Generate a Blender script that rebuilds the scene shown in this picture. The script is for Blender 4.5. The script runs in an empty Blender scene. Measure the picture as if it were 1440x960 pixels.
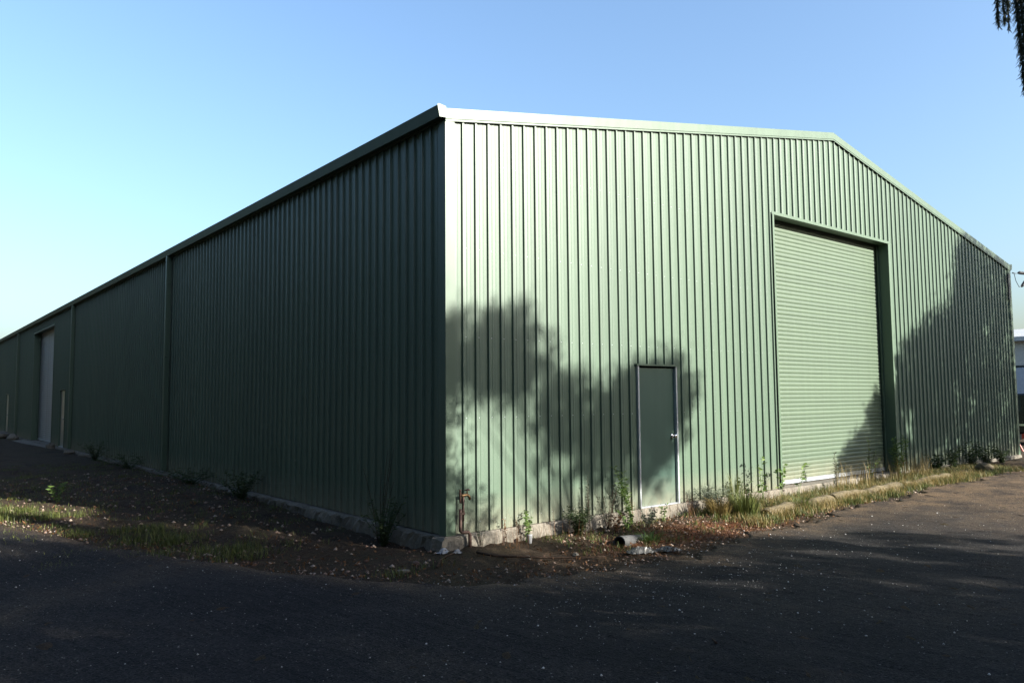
import bpy, math, random
import numpy as np
from mathutils import Vector, Matrix

rnd = random.Random(7)
rng = np.random.default_rng(7)
R = math.radians
scene = bpy.context.scene
col = scene.collection

# ------------------------------------------------------------------ camera
cam = bpy.data.cameras.new('camera')
camo = bpy.data.objects.new('camera', cam)
col.objects.link(camo)
CAM = Vector((-5.1617, -7.537, 1.5691))
YAW, PITCH, ROLL = R(39.257), R(4.263), R(-0.4887)
fw = Vector((math.sin(YAW) * math.cos(PITCH), math.cos(YAW) * math.cos(PITCH), math.sin(PITCH)))
r0 = Vector((math.cos(YAW), -math.sin(YAW), 0))
u0 = r0.cross(fw)
r2 = r0 * math.cos(ROLL) + u0 * math.sin(ROLL)
u2 = -r0 * math.sin(ROLL) + u0 * math.cos(ROLL)
m = Matrix((r2, u2, -fw)).transposed().to_4x4()
m.translation = CAM
camo.matrix_world = m
cam.sensor_width = 36.0
cam.lens = 36.0 * 1088.84 / 1440.0
cam.clip_start = 0.05
cam.clip_end = 3000
scene.camera = camo

# ------------------------------------------------------------------ sun and sky
SUN_AZ = math.atan2(0.42, -1.0)          # angle from +Y towards +X
SUN_EL = R(22.0)
sun_dir = Vector((math.sin(SUN_AZ) * math.cos(SUN_EL), math.cos(SUN_AZ) * math.cos(SUN_EL), math.sin(SUN_EL)))
w = bpy.data.worlds.new('World')
scene.world = w
w.use_nodes = True
nt = w.node_tree
bg = nt.nodes['Background']
sky = nt.nodes.new('ShaderNodeTexSky')
sky.sky_type = 'NISHITA'
sky.sun_disc = False
sky.sun_elevation = SUN_EL
sky.sun_rotation = SUN_AZ
sky.altitude = 0
sky.air_density = 1.25
sky.dust_density = 3.4
sky.ozone_density = 4.2
nt.links.new(sky.outputs[0], bg.inputs[0])
bg.inputs[1].default_value = 0.085
sl = bpy.data.lights.new('sun', 'SUN')
sl.energy = 5.0
sl.angle = R(0.53)
sl.color = (1.0, 0.955, 0.87)
so = bpy.data.objects.new('sun', sl)
so.rotation_euler = (-sun_dir).to_track_quat('-Z', 'Y').to_euler()
so.location = (20, -30, 30)
col.objects.link(so)
vs = scene.view_settings
vs.view_transform = 'Standard'
vs.look = 'None'
vs.exposure = 2.0
vs.gamma = 1.0
vs.use_curve_mapping = False
scene.render.engine = 'CYCLES'
scene.cycles.max_bounces = 6

# ------------------------------------------------------------------ helpers
def tag(o, label, cat=None, group=None, kind=None):
    if label: o['label'] = label
    if cat: o['category'] = cat
    if group: o['group'] = group
    if kind: o['kind'] = kind
    return o

def mesh_obj(name, verts, faces, mat, parent=None, smooth=False, mats=None, fmat=None):
    me = bpy.data.meshes.new(name)
    me.from_pydata([tuple(v) for v in verts], [], [tuple(f) for f in faces])
    if mats:
        for q in mats: me.materials.append(q)
        if fmat is not None: me.polygons.foreach_set('material_index', fmat)
    else:
        me.materials.append(mat)
    if smooth: me.polygons.foreach_set('use_smooth', [True] * len(me.polygons))
    me.update()
    o = bpy.data.objects.new(name, me)
    col.objects.link(o)
    if parent:
        o.parent = parent
        o.matrix_parent_inverse = Matrix.Identity(4)
    return o

def tri_obj(name, V, F, mat, parent=None, smooth=False):
    """fast mesh from numpy vertices (n,3) and faces (m,k)"""
    me = bpy.data.meshes.new(name)
    k = F.shape[1]
    me.vertices.add(len(V)); me.vertices.foreach_set('co', np.asarray(V, np.float32).ravel())
    me.loops.add(F.size); me.loops.foreach_set('vertex_index', F.astype(np.int32).ravel())
    me.polygons.add(len(F))
    me.polygons.foreach_set('loop_start', np.arange(0, F.size, k, dtype=np.int32))
    me.polygons.foreach_set('loop_total', np.full(len(F), k, np.int32))
    if smooth: me.polygons.foreach_set('use_smooth', np.ones(len(F), bool))
    me.materials.append(mat)
    me.update(calc_edges=True); me.validate()
    o = bpy.data.objects.new(name, me); col.objects.link(o)
    if parent: o.parent = parent
    return o

def empty(name, loc=(0, 0, 0), rz=0):
    o = bpy.data.objects.new(name, None)
    o.location = loc; o.rotation_euler = (0, 0, rz); o.empty_display_size = 0.2
    col.objects.link(o)
    return o

class MB:
    def __init__(s): s.v = []; s.f = []
    def box(s, x0, x1, y0, y1, z0, z1):
        b = len(s.v)
        s.v += [(x0, y0, z0), (x1, y0, z0), (x1, y1, z0), (x0, y1, z0), (x0, y0, z1), (x1, y0, z1), (x1, y1, z1), (x0, y1, z1)]
        s.f += [(b, b + 3, b + 2, b + 1), (b + 4, b + 5, b + 6, b + 7), (b, b + 1, b + 5, b + 4), (b + 1, b + 2, b + 6, b + 5), (b + 2, b + 3, b + 7, b + 6), (b + 3, b, b + 4, b + 7)]
        return s
    def tube(s, pts, rads, n=8, cap=True):
        pts = [Vector(p) for p in pts]
        if not hasattr(rads, '__len__'): rads = [rads] * len(pts)
        b = len(s.v)
        ref = None
        for i, p in enumerate(pts):
            t = (pts[min(i + 1, len(pts) - 1)] - pts[max(i - 1, 0)]).normalized()
            if ref is None:
                ref = Vector((1, 0, 0)) if abs(t.x) < 0.8 else Vector((0, 1, 0))
            a = (ref - t * ref.dot(t)).normalized(); ref = a
            c = t.cross(a)
            for k in range(n):
                an = 2 * math.pi * k / n
                s.v.append(p + (a * math.cos(an) + c * math.sin(an)) * rads[i])
        for i in range(len(pts) - 1):
            for k in range(n):
                k2 = (k + 1) % n
                s.f.append((b + i * n + k, b + i * n + k2, b + (i + 1) * n + k2, b + (i + 1) * n + k))
        if cap:
            s.f.append(tuple(b + k for k in reversed(range(n))))
            e = b + (len(pts) - 1) * n
            s.f.append(tuple(e + k for k in range(n)))
        return s
    def prism(s, poly, axis, a0, a1):
        """2-D polygon extruded along axis ('x','y','z')"""
        b = len(s.v); n = len(poly)
        for a in (a0, a1):
            for (p, q) in poly:
                s.v.append({'x': (a, p, q), 'y': (p, a, q), 'z': (p, q, a)}[axis])
        for k in range(n):
            k2 = (k + 1) % n
            s.f.append((b + k, b + k2, b + n + k2, b + n + k))
        s.f.append(tuple(b + k for k in reversed(range(n)))); s.f.append(tuple(b + n + k for k in range(n)))
        return s
    def build(s, name, mat, parent=None, smooth=False):
        o = mesh_obj(name, s.v, s.f, mat, parent, smooth)
        return o

def fix_normals(o):
    import bmesh
    bm = bmesh.new(); bm.from_mesh(o.data); bmesh.ops.recalc_face_normals(bm, faces=bm.faces); bm.to_mesh(o.data); bm.free()
    return o

def ss(a, b, x):
    t = np.clip((np.asarray(x, float) - a) / (b - a), 0, 1)
    return t * t * (3 - 2 * t)

# ------------------------------------------------------------------ materials
def new_mat(name):
    mt = bpy.data.materials.new(name); mt.use_nodes = True
    n = mt.node_tree.nodes; b = n['Principled BSDF']
    return mt, mt.node_tree, b

def noise(nt, scale, detail=4, rough=0.55, coord='Object', stretch=None, dist=0.0):
    tc = nt.nodes.new('ShaderNodeTexCoord')
    t = nt.nodes.new('ShaderNodeTexNoise')
    t.inputs['Scale'].default_value = scale; t.inputs['Detail'].default_value = detail
    t.inputs['Roughness'].default_value = rough; t.inputs['Distortion'].default_value = dist
    if stretch:
        mp = nt.nodes.new('ShaderNodeMapping'); mp.inputs['Scale'].default_value = stretch
        nt.links.new(tc.outputs[coord], mp.inputs[0]); nt.links.new(mp.outputs[0], t.inputs['Vector'])
    else:
        nt.links.new(tc.outputs[coord], t.inputs['Vector'])
    return t.outputs['Fac']

def ramp(nt, src, stops):
    r = nt.nodes.new('ShaderNodeValToRGB')
    e = r.color_ramp.elements
    while len(e) < len(stops): e.new(0.5)
    for k, (p, c) in enumerate(stops):
        e[k].position = p; e[k].color = (*c, 1) if len(c) == 3 else c
    nt.links.new(src, r.inputs[0])
    return r.outputs[0]

def mix(nt, fac, a, b, mode='MIX'):
    mx = nt.nodes.new('ShaderNodeMix'); mx.data_type = 'RGBA'; mx.blend_type = mode
    for s, v in ((mx.inputs[0], fac), (mx.inputs[6], a), (mx.inputs[7], b)):
        if hasattr(v, 'links'): nt.links.new(v, s)
        elif isinstance(v, (int, float)): s.default_value = v
        else: s.default_value = (*v, 1)
    return mx.outputs[2]

def bump(nt, b, h, strength, dist=0.01):
    bp = nt.nodes.new('ShaderNodeBump'); bp.inputs['Strength'].default_value = strength; bp.inputs['Distance'].default_value = dist
    nt.links.new(h, bp.inputs['Height']); nt.links.new(bp.outputs[0], b.inputs['Normal'])

def simple(name, c, rough=0.6, var=0.25, scale=8, metal=0.0, spec=0.5, bumps=0.0):
    mt, nt, b = new_mat(name)
    f = noise(nt, scale)
    lo = tuple(x * (1 - var) for x in c); hi = tuple(min(1, x * (1 + var)) for x in c)
    nt.links.new(ramp(nt, f, [(0.3, lo), (0.7, hi)]), b.inputs['Base Color'])
    b.inputs['Roughness'].default_value = rough; b.inputs['Metallic'].default_value = metal
    b.inputs['Specular IOR Level'].default_value = spec
    if bumps: bump(nt, b, f, bumps)
    return mt

def steel_paint(name, c, rough=0.42, spec=0.45, dust=True):
    """factory-painted steel sheet: slight oil-canning, dust along the bottom edge, faint run marks"""
    mt, nt, b = new_mat(name)
    streak = noise(nt, 1.0, 3, 0.6, 'Object', (9, 9, 0.35))
    fine = noise(nt, 42, 3)
    c1 = ramp(nt, streak, [(0.22, tuple(x * 0.88 for x in c)), (0.78, tuple(x * 1.08 for x in c))])
    oi = nt.nodes.new('ShaderNodeObjectInfo')
    c1 = mix(nt, 1.0, c1, ramp(nt, oi.outputs['Random'], [(0.0, (0.94, 0.945, 0.95)), (1.0, (1.05, 1.05, 1.04))]), 'MULTIPLY')
    if dust:
        geo = nt.nodes.new('ShaderNodeNewGeometry'); sep = nt.nodes.new('ShaderNodeSeparateXYZ')
        nt.links.new(geo.outputs['Position'], sep.inputs[0])
        mr = nt.nodes.new('ShaderNodeMapRange'); mr.inputs[1].default_value = 0.0; mr.inputs[2].default_value = 0.45
        mr.inputs[3].default_value = 0.85; mr.inputs[4].default_value = 0.0
        nt.links.new(sep.outputs[2], mr.inputs[0])
        mu = nt.nodes.new('ShaderNodeMath'); mu.operation = 'MULTIPLY'
        nt.links.new(mr.outputs[0], mu.inputs[0]); nt.links.new(noise(nt, 6, 6, 0.7), mu.inputs[1])
        c1 = mix(nt, mu.outputs[0], c1, (0.20, 0.17, 0.12))
    nt.links.new(c1, b.inputs['Base Color'])
    rr = nt.nodes.new('ShaderNodeMapRange'); rr.inputs[3].default_value = rough - 0.05; rr.inputs[4].default_value = rough + 0.08
    nt.links.new(fine, rr.inputs[0]); nt.links.new(rr.outputs[0], b.inputs['Roughness'])
    b.inputs['Specular IOR Level'].default_value = spec
    can = noise(nt, 1.0, 2, 0.5, 'Object', (3.0, 3.0, 1.1))
    bump(nt, b, can, 0.35, 0.012)
    return mt

GREEN = (0.058, 0.090, 0.061)
M_clad = steel_paint('painted_steel_green', GREEN)
M_trim = steel_paint('painted_trim_green', (0.058, 0.090, 0.058), 0.42, 0.4, False)
M_roller = steel_paint('roller_slat_green', (0.061, 0.087, 0.056), 0.45, 0.4)
M_door = steel_paint('door_leaf_green', (0.036, 0.072, 0.054), 0.38, 0.5)
M_galv = simple('galvanised_frame', (0.45, 0.48, 0.50), 0.35, 0.12, 20, 0.6)
M_rust = simple('rusty_pipe', (0.075, 0.042, 0.03), 0.75, 0.5, 40, 0.0, 0.4, 0.5)
M_brass = simple('tarnished_brass', (0.09, 0.055, 0.025), 0.5, 0.4, 60, 0.8)
M_chrome = simple('chrome', (0.75, 0.75, 0.75), 0.15, 0.05, 10, 1.0)
M_black = simple('black_rubber', (0.02, 0.02, 0.022), 0.7, 0.2, 20)
M_dark = simple('dark_gap_lining', (0.03, 0.035, 0.035), 0.8, 0.2, 5)
M_roof = steel_paint('roof_sheet_green', (0.075, 0.105, 0.068), 0.4, 0.5, False)

def concrete_mat(name, c):
    mt, nt, b = new_mat(name)
    n1 = noise(nt, 2.3, 8, 0.65); n2 = noise(nt, 38, 6, 0.7)
    a = ramp(nt, n1, [(0.3, tuple(x * 0.6 for x in c)), (0.5, c), (0.72, tuple(min(1, x * 1.2) for x in c))])
    d = ramp(nt, n2, [(0.3, (0.55, 0.52, 0.48)), (0.6, (1, 1, 1))])
    nt.links.new(mix(nt, 0.8, a, d, 'MULTIPLY'), b.inputs['Base Color'])
    b.inputs['Roughness'].default_value = 0.9; b.inputs['Specular IOR Level'].default_value = 0.2
    bump(nt, b, n2, 0.7, 0.012)
    return mt
M_conc = concrete_mat('weathered_concrete', (0.15, 0.135, 0.11))
M_conc2 = concrete_mat('mossy_concrete', (0.12, 0.098, 0.06))

def ground_mat():
    mt, nt, b = new_mat('dirt_and_leaf_litter')
    at = nt.nodes.new('ShaderNodeAttribute'); at.attribute_name = 'redness'
    n1 = noise(nt, 0.9, 8, 0.65); n2 = noise(nt, 22, 8, 0.75); n3 = noise(nt, 90, 4, 0.7)
    dirt = ramp(nt, n1, [(0.30, (0.028, 0.022, 0.016)), (0.48, (0.066, 0.047, 0.031)), (0.66, (0.055, 0.047, 0.026)), (0.8, (0.11, 0.078, 0.048))])
    red = ramp(nt, n2, [(0.35, (0.10, 0.034, 0.016)), (0.65, (0.27, 0.10, 0.045))])
    mu = nt.nodes.new('ShaderNodeMath'); mu.operation = 'MULTIPLY'; mu.use_clamp = True
    nt.links.new(at.outputs['Fac'], mu.inputs[0])
    sc = nt.nodes.new('ShaderNodeMapRange'); sc.inputs[1].default_value = 0.35; sc.inputs[2].default_value = 0.6
    nt.links.new(noise(nt, 3.5, 6, 0.7), sc.inputs[0]); nt.links.new(sc.outputs[0], mu.inputs[1])
    c = mix(nt, mu.outputs[0], dirt, red)
    c = mix(nt, 0.75, c, ramp(nt, n2, [(0.32, (0.4, 0.4, 0.4)), (0.62, (1.25, 1.2, 1.1))]), 'MULTIPLY')
    c = mix(nt, 0.6, c, ramp(nt, n3, [(0.35, (0.5, 0.5, 0.5)), (0.6, (1.15, 1.15, 1.15))]), 'MULTIPLY')
    nt.links.new(c, b.inputs['Base Color']); b.inputs['Roughness'].default_value = 0.95
    b.inputs['Specular IOR Level'].default_value = 0.15
    ad = nt.nodes.new('ShaderNodeMath'); ad.operation = 'ADD'
    nt.links.new(n2, ad.inputs[0]); nt.links.new(n3, ad.inputs[1])
    bump(nt, b, ad.outputs[0], 1.0, 0.05)
    return mt

def road_mat():
    mt, nt, b = new_mat('worn_asphalt')
    big = noise(nt, 0.55, 6, 0.6); mid = noise(nt, 7, 8, 0.7)
    tc = nt.nodes.new('ShaderNodeTexCoord')
    vo = nt.nodes.new('ShaderNodeTexVoronoi'); vo.inputs['Scale'].default_value = 75
    nt.links.new(tc.outputs['Object'], vo.inputs['Vector'])
    vcol = nt.nodes.new('ShaderNodeRGBToBW'); nt.links.new(vo.outputs['Color'], vcol.inputs[0])
    stone = ramp(nt, vcol.outputs[0], [(0.2, (0.42, 0.42, 0.44)), (0.62, (1.0, 0.98, 0.95)), (0.84, (1.5, 1.45, 1.38)), (0.93, (2.4, 2.3, 2.2))])
    base = ramp(nt, big, [(0.32, (0.0125, 0.0125, 0.0135)), (0.52, (0.021, 0.020, 0.020)), (0.72, (0.042, 0.036, 0.029))])
    c = mix(nt, 1.0, base, stone, 'MULTIPLY')
    c = mix(nt, 0.55, c, ramp(nt, mid, [(0.3, (0.5, 0.5, 0.5)), (0.7, (1.3, 1.25, 1.2))]), 'MULTIPLY')
    at = nt.nodes.new('ShaderNodeAttribute'); at.attribute_name = 'dusty'
    dn = nt.nodes.new('ShaderNodeMapRange'); dn.inputs[1].default_value = 0.3; dn.inputs[2].default_value = 0.62
    nt.links.new(noise(nt, 2.2, 7, 0.7), dn.inputs[0])
    mu = nt.nodes.new('ShaderNodeMath'); mu.operation = 'MULTIPLY'
    nt.links.new(at.outputs['Fac'], mu.inputs[0]); nt.links.new(dn.outputs[0], mu.inputs[1])
    dust = mix(nt, 0.7, (0.125, 0.086, 0.052), stone, 'MULTIPLY')
    c = mix(nt, mu.outputs[0], c, dust)
    nt.links.new(c, b.inputs['Base Color'])
    b.inputs['Roughness'].default_value = 0.92; b.inputs['Specular IOR Level'].default_value = 0.15
    ad = nt.nodes.new('ShaderNodeMath'); ad.operation = 'ADD'
    nt.links.new(vo.outputs['Distance'], ad.inputs[0]); nt.links.new(mid, ad.inputs[1])
    bump(nt, b, ad.outputs[0], 0.9, 0.012)
    return mt

def leaf_mat(name, c, c2, rough=0.55):
    mt, nt, b = new_mat(name)
    geo = nt.nodes.new('ShaderNodeNewGeometry')
    cc = ramp(nt, geo.outputs['Random Per Island'], [(0.0, c), (1.0, c2)])
    nt.links.new(cc, b.inputs['Base Color'])
    b.inputs['Roughness'].default_value = rough; b.inputs['Specular IOR Level'].default_value = 0.3
    tr = nt.nodes.new('ShaderNodeBsdfTranslucent'); nt.links.new(cc, tr.inputs[0])
    mx = nt.nodes.new('ShaderNodeMixShader'); mx.inputs[0].default_value = 0.28
    out = nt.nodes['Material Output']
    nt.links.new(b.outputs[0], mx.inputs[1]); nt.links.new(tr.outputs[0], mx.inputs[2]); nt.links.new(mx.outputs[0], out.inputs[0])
    return mt
M_leaf = leaf_mat('gum_leaf', (0.035, 0.055, 0.02), (0.085, 0.11, 0.045))
M_darkleaf = leaf_mat('dark_row_leaf', (0.014, 0.024, 0.012), (0.034, 0.048, 0.024))
M_needle = leaf_mat('drooping_needle', (0.022, 0.032, 0.018), (0.05, 0.06, 0.03))
M_weed = leaf_mat('weed_leaf', (0.05, 0.10, 0.02), (0.13, 0.19, 0.045))
M_weedgrey = leaf_mat('grey_herb_leaf', (0.055, 0.075, 0.05), (0.12, 0.14, 0.09))
M_shrub = leaf_mat('dark_shrub_leaf', (0.02, 0.035, 0.012), (0.05, 0.075, 0.025))
M_dryleaf = leaf_mat('dry_leaf', (0.06, 0.026, 0.012), (0.17, 0.085, 0.035))
M_grass = leaf_mat('grass_blade', (0.035, 0.055, 0.012), (0.11, 0.12, 0.032))
M_drygrass = leaf_mat('dry_grass_blade', (0.13, 0.095, 0.03), (0.24, 0.18, 0.07))
M_bark = simple('bark', (0.10, 0.075, 0.055), 0.95, 0.45, 14, 0, 0.1, 0.9)
M_twig = simple('dry_twig', (0.045, 0.030, 0.021), 0.9, 0.4, 30, 0, 0.1, 0.4)
M_ground = ground_mat(); M_road = road_mat()

# ------------------------------------------------------------------ terrain
def gz(x, y):
    x = np.asarray(x, float); y = np.asarray(y, float)
    z = -0.21 + 0.13 * ss(2.5, 13, x)
    z = z + 0.04 * np.exp(-(y / 0.5) ** 2 - (x / 3.0) ** 2) + 0.19 * ss(0.0, 8, y) * ss(0.6, -0.6, x)
    z = z + 0.045 * np.exp(-((y + 0.45) / 0.4) ** 2) * ss(0.6, 2.5, x) * ss(9, 6, x)
    z = z + 0.035 * np.exp(-((x + 1.1) / 0.7) ** 2) * ss(0, 2, y) * ss(14, 8, y)
    z = z + 0.012 * np.sin(1.7 * x + 0.6) * np.sin(1.3 * y + 1.1) + 0.006 * np.sin(4.1 * x - 2.3 * y) + 0.004 * np.sin(7.3 * y + 5.1 * x)
    return z

def gzs(x, y): return float(gz(x, y))

def lines(a, b, step, far):
    xs = list(np.arange(a, b + 1e-6, step)); s = step
    lo = [a]; hi = [b]
    while hi[-1] < far:
        s *= 1.35; hi.append(hi[-1] + s); lo.append(lo[-1] - s)
    return np.array(sorted(lo[1:]) + xs + hi[1:])

gx = lines(-8, 17, 0.11, 900); gy = lines(-7, 15, 0.11, 900)
X, Y = np.meshgrid(gx, gy, indexing='ij')
micro = 0.012 * rng.standard_normal(X.shape) * (np.abs(X - 4) < 13) * (np.abs(Y - 4) < 12)
Z = gz(X, Y) + micro
V = np.stack([X, Y, Z], -1).reshape(-1, 3)
ny = len(gy)
ii, jj = np.meshgrid(np.arange(len(gx) - 1), np.arange(ny - 1), indexing='ij')
q = (ii * ny + jj).ravel()
F = np.stack([q, q + ny, q + ny + 1, q + 1], -1)
ground = tri_obj('ground', V, F, M_ground, None, True)
tag(ground, 'brown dirt verge and yard around the shed', kind='structure')
at = ground.data.attributes.new('redness', 'FLOAT', 'POINT')
red = np.exp(-((V[:, 0] - 3.2) / 1.5) ** 2 - ((V[:, 1] + 1.05) / 0.42) ** 2)
at.data.foreach_set('value', np.clip(red * 1.4, 0, 1).astype(np.float32))

EX = np.array([-60, -12, -6, -4.6, -3.8, -2.95, -2.2, -1.85, -1.2, -0.8, 0.0, 0.7, 1.8, 2.9, 4.4, 6.2, 9.0, 12, 16, 20, 60])
EY = np.array([16, 14, 9.5, 7.0, 5.1, 2.8, 0.95, 0.1, -0.85, -1.3, -1.65, -1.85, -1.95, -1.75, -1.62, -1.5, -1.4, -1.35, -1.5, -2, -4])
def road_edge(x):
    return np.interp(x, EX, EY)
rx = np.concatenate([np.linspace(-60, -8, 60), np.arange(-7.95, 18, 0.05), np.linspace(18.2, 60, 60)])
je = 0.10 * np.sin(2.1 * rx) + 0.06 * np.sin(5.3 * rx + 1) + 0.05 * np.sin(11.7 * rx + 2) + 0.035 * rng.standard_normal(len(rx))
ry = np.concatenate([[0, 0.05, 0.12], np.arange(0.24, 13, 0.14), np.geomspace(13.2, 60, 12)])
RX = np.repeat(rx[:, None], len(ry), 1); RY = (road_edge(rx) + je)[:, None] - ry[None, :]
RZ = gz(RX, RY) + 0.022 + 0.003 * rng.standard_normal(RX.shape)
RZ[:, 0] -= 0.05
V = np.stack([RX, RY, RZ], -1).reshape(-1, 3)
nr = len(ry)
ii, jj = np.meshgrid(np.arange(len(rx) - 1), np.arange(nr - 1), indexing='ij')
q = (ii * nr + jj).ravel()
F = np.stack([q, q + 1, q + nr + 1, q + nr], -1)
road = tri_obj('road', V, F, M_road, None, True)
tag(road, 'dark worn asphalt yard with pale grit', kind='structure')
at = road.data.attributes.new('dusty', 'FLOAT', 'POINT')
dist = (RY * 0 + ry[None, :]).reshape(-1)
du = np.clip(np.exp(-(dist / 0.5) ** 2) * 0.6 + ss(4, 10, V[:, 0]) * ss(-8, -3, V[:, 1]) * 0.85, 0, 1)
at.data.foreach_set('value', du.astype(np.float32))

# ------------------------------------------------------------------ the shed
W, L, HE, HR = 18.295, 46.0, 4.923, 6.592
PITCH_R = 0.195
shed = empty('industrial_shed', (0, 0, 0))
tag(shed, 'large green ribbed steel shed with gable end and long dark side wall', 'shed')

def rib_profile(a, b, off):
    """(position, depth) pairs of the trapezoidal sheet between a and b; ribs start at off + i*pitch"""
    pts = []
    i0 = int(math.floor((a - off) / PITCH_R)) - 1
    i1 = int(math.ceil((b - off) / PITCH_R)) + 1
    for i in range(i0, i1 + 1):
        o = off + i * PITCH_R
        pts += [(o, -0.003), (o + 0.009, 0.023), (o + 0.034, 0.023), (o + 0.046, 0.0),
                (o + 0.074, 0.0005), (o + 0.080, 0.0035), (o + 0.088, 0.0035), (o + 0.094, 0.0005),
                (o + 0.128, 0.0005), (o + 0.150, -0.0015)]
    xs = [p[0] for p in pts]; ds = [p[1] for p in pts]
    out = [(a, float(np.interp(a, xs, ds)))] + [p for p in pts if a + 1e-6 < p[0] < b - 1e-6] + [(b, float(np.interp(b, xs, ds)))]
    return out

def clad(name, a, b, off, place, top, openings, mat, parent):
    """one ribbed sheet from a to b; openings = (o0, o1, ztop); place(s, d, z) -> point"""
    pr = rib_profile(a, b, off)
    xs = [p[0] for p in pr]; ds = [p[1] for p in pr]
    for (o0, o1, zt) in openings:
        for o in (o0, o1):
            if a < o < b: xs.append(o); ds.append(float(np.interp(o, [p[0] for p in pr], [p[1] for p in pr])))
    if top is gable_top and a < W / 2 < b:
        xs.append(W / 2); ds.append(float(np.interp(W / 2, [p[0] for p in pr], [p[1] for p in pr])))
    order = np.argsort(xs); xs = [xs[k] for k in order]; ds = [ds[k] for k in order]
    v = []; f = []
    for k in range(len(xs) - 1):
        if xs[k + 1] - xs[k] < 1e-6: continue
        mid = 0.5 * (xs[k] + xs[k + 1]); zb = 0.0
        for (o0, o1, zt) in openings:
            if o0 < mid < o1: zb = zt
        n = len(v)
        v += [place(xs[k], ds[k], zb), place(xs[k + 1], ds[k + 1], zb), place(xs[k + 1], ds[k + 1], top(xs[k + 1])), place(xs[k], ds[k], top(xs[k]))]
        f.append((n, n + 1, n + 2, n + 3))
    return mesh_obj(name, v, f, mat, parent)

def gable_top(s): return HE + (HR - HE) * (1 - abs(s - W / 2) / (W / 2))
flat_top = lambda s: HE
DOOR = (3.312, 4.188, 2.04); ROLL_D = (6.971, 11.278, 4.786)
OFF = 0.2215 - 0.004
sheet_w = 4 * PITCH_R
s = 0.03
edges = [0.03] + [OFF + 0.02 + k * sheet_w for k in range(1, 100) if OFF + 0.02 + k * sheet_w < W - 0.2] + [W - 0.03]
for a, b in zip(edges[:-1], edges[1:]):
    jit = rnd.uniform(-0.0012, 0.0012)
    clad('cladding_sheet', a, b, OFF, lambda s, d, z, j=jit: (s, -d + j, z), gable_top, [DOOR, ROLL_D], M_clad, shed)
L_DOOR1 = (23.857, 24.85, 2.04); L_ROLL = (26.46, 31.4, 4.55); L_DOOR2 = (39.17, 40.3, 2.04)
edges = [0.03] + [0.12 + k * sheet_w for k in range(1, 200) if 0.12 + k * sheet_w < L - 0.2] + [L]
for a, b in zip(edges[:-1], edges[1:]):
    jit = rnd.uniform(-0.0012, 0.0012)
    clad('cladding_sheet', a, b, 0.10, lambda s, d, z, j=jit: (-d + j, s, z), flat_top, [L_DOOR1, L_ROLL, L_DOOR2], M_clad, shed)
# far side and rear, each one joined sheet
clad('side_cladding', 0.0, L, 0.1, lambda s, d, z: (W + d, s, z), flat_top, [], M_clad, shed)
clad('rear_cladding', 0.0, W, 0.1, lambda s, d, z: (s, L + d, z), gable_top, [], M_clad, shed)
# roof: two ribbed slopes
for sgn in (0, 1):
    pr = rib_profile(-0.04, L + 0.04, 0.05)
    v = []; f = []
    x0 = -0.06 if sgn == 0 else W + 0.06
    ze = HE + 0.075 - (HR - HE) / (W / 2) * 0.06
    for (p, d) in pr:
        v += [(x0, p, ze + d), (W / 2, p, HR + 0.075 + d)]
    for k in range(len(pr) - 1):
        f.append((2 * k, 2 * k + 1, 2 * k + 3, 2 * k + 2))
    mesh_obj('roof_sheeting', v, f, M_roof, shed)
MB().prism([(W / 2 - 0.22, HR + 0.085), (W / 2, HR + 0.125), (W / 2 + 0.22, HR + 0.085), (W / 2, HR + 0.12)], 'y', -0.02, L).build('ridge_capping', M_trim, shed)
# corner flashing (two wings round the arris)
MB().prism([(0.10, -0.036), (-0.036, -0.036), (-0.036, 0.10), (-0.031, 0.10), (-0.031, -0.031), (0.10, -0.031)], 'z', 0.0, HE - 0.005).build('corner_flashing', M_trim, shed)
MB().prism([(W - 0.10, -0.036), (W + 0.036, -0.036), (W + 0.036, 0.10), (W + 0.031, 0.10), (W + 0.031, -0.031), (W - 0.10, -0.031)], 'z', 0.0, HE - 0.005).build('corner_flashing', M_trim, shed)
# barge capping: sloping strips with a folded lower lip and a top return
def barge(xa, za, xb, zb):
    v = []; f = []
    prof = [(-0.034, -0.022), (-0.046, -0.022), (-0.046, 0.000), (-0.040, 0.004), (-0.048, 0.008), (-0.048, 0.135), (0.12, 0.150), (0.12, 0.14), (-0.034, 0.128)]
    n = len(prof)
    for (x, z) in ((xa, za), (xb, zb)):
        for (y, dz) in prof: v.append((x, y, z + dz))
    for k in range(n):
        k2 = (k + 1) % n
        f.append((k, k2, n + k2, n + k))
    f.append(tuple(range(n - 1, -1, -1))); f.append(tuple(n + k for k in range(n)))
    o = mesh_obj('barge_capping', v, f, M_trim, shed); fix_normals(o); return o
sl_ = (HR - HE) / (W / 2)
nseg = 3
for k in range(nseg):
    a, b = -0.035 + k * (W / 2 + 0.035) / nseg, -0.035 + (k + 1) * (W / 2 + 0.035) / nseg
    e = 0.0 if k == 0 else -0.03
    barge(a, HE + sl_ * a, b, HE + sl_ * b)
    barge(W - b, HE + sl_ * b, W - a, HE + sl_ * a)
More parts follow.
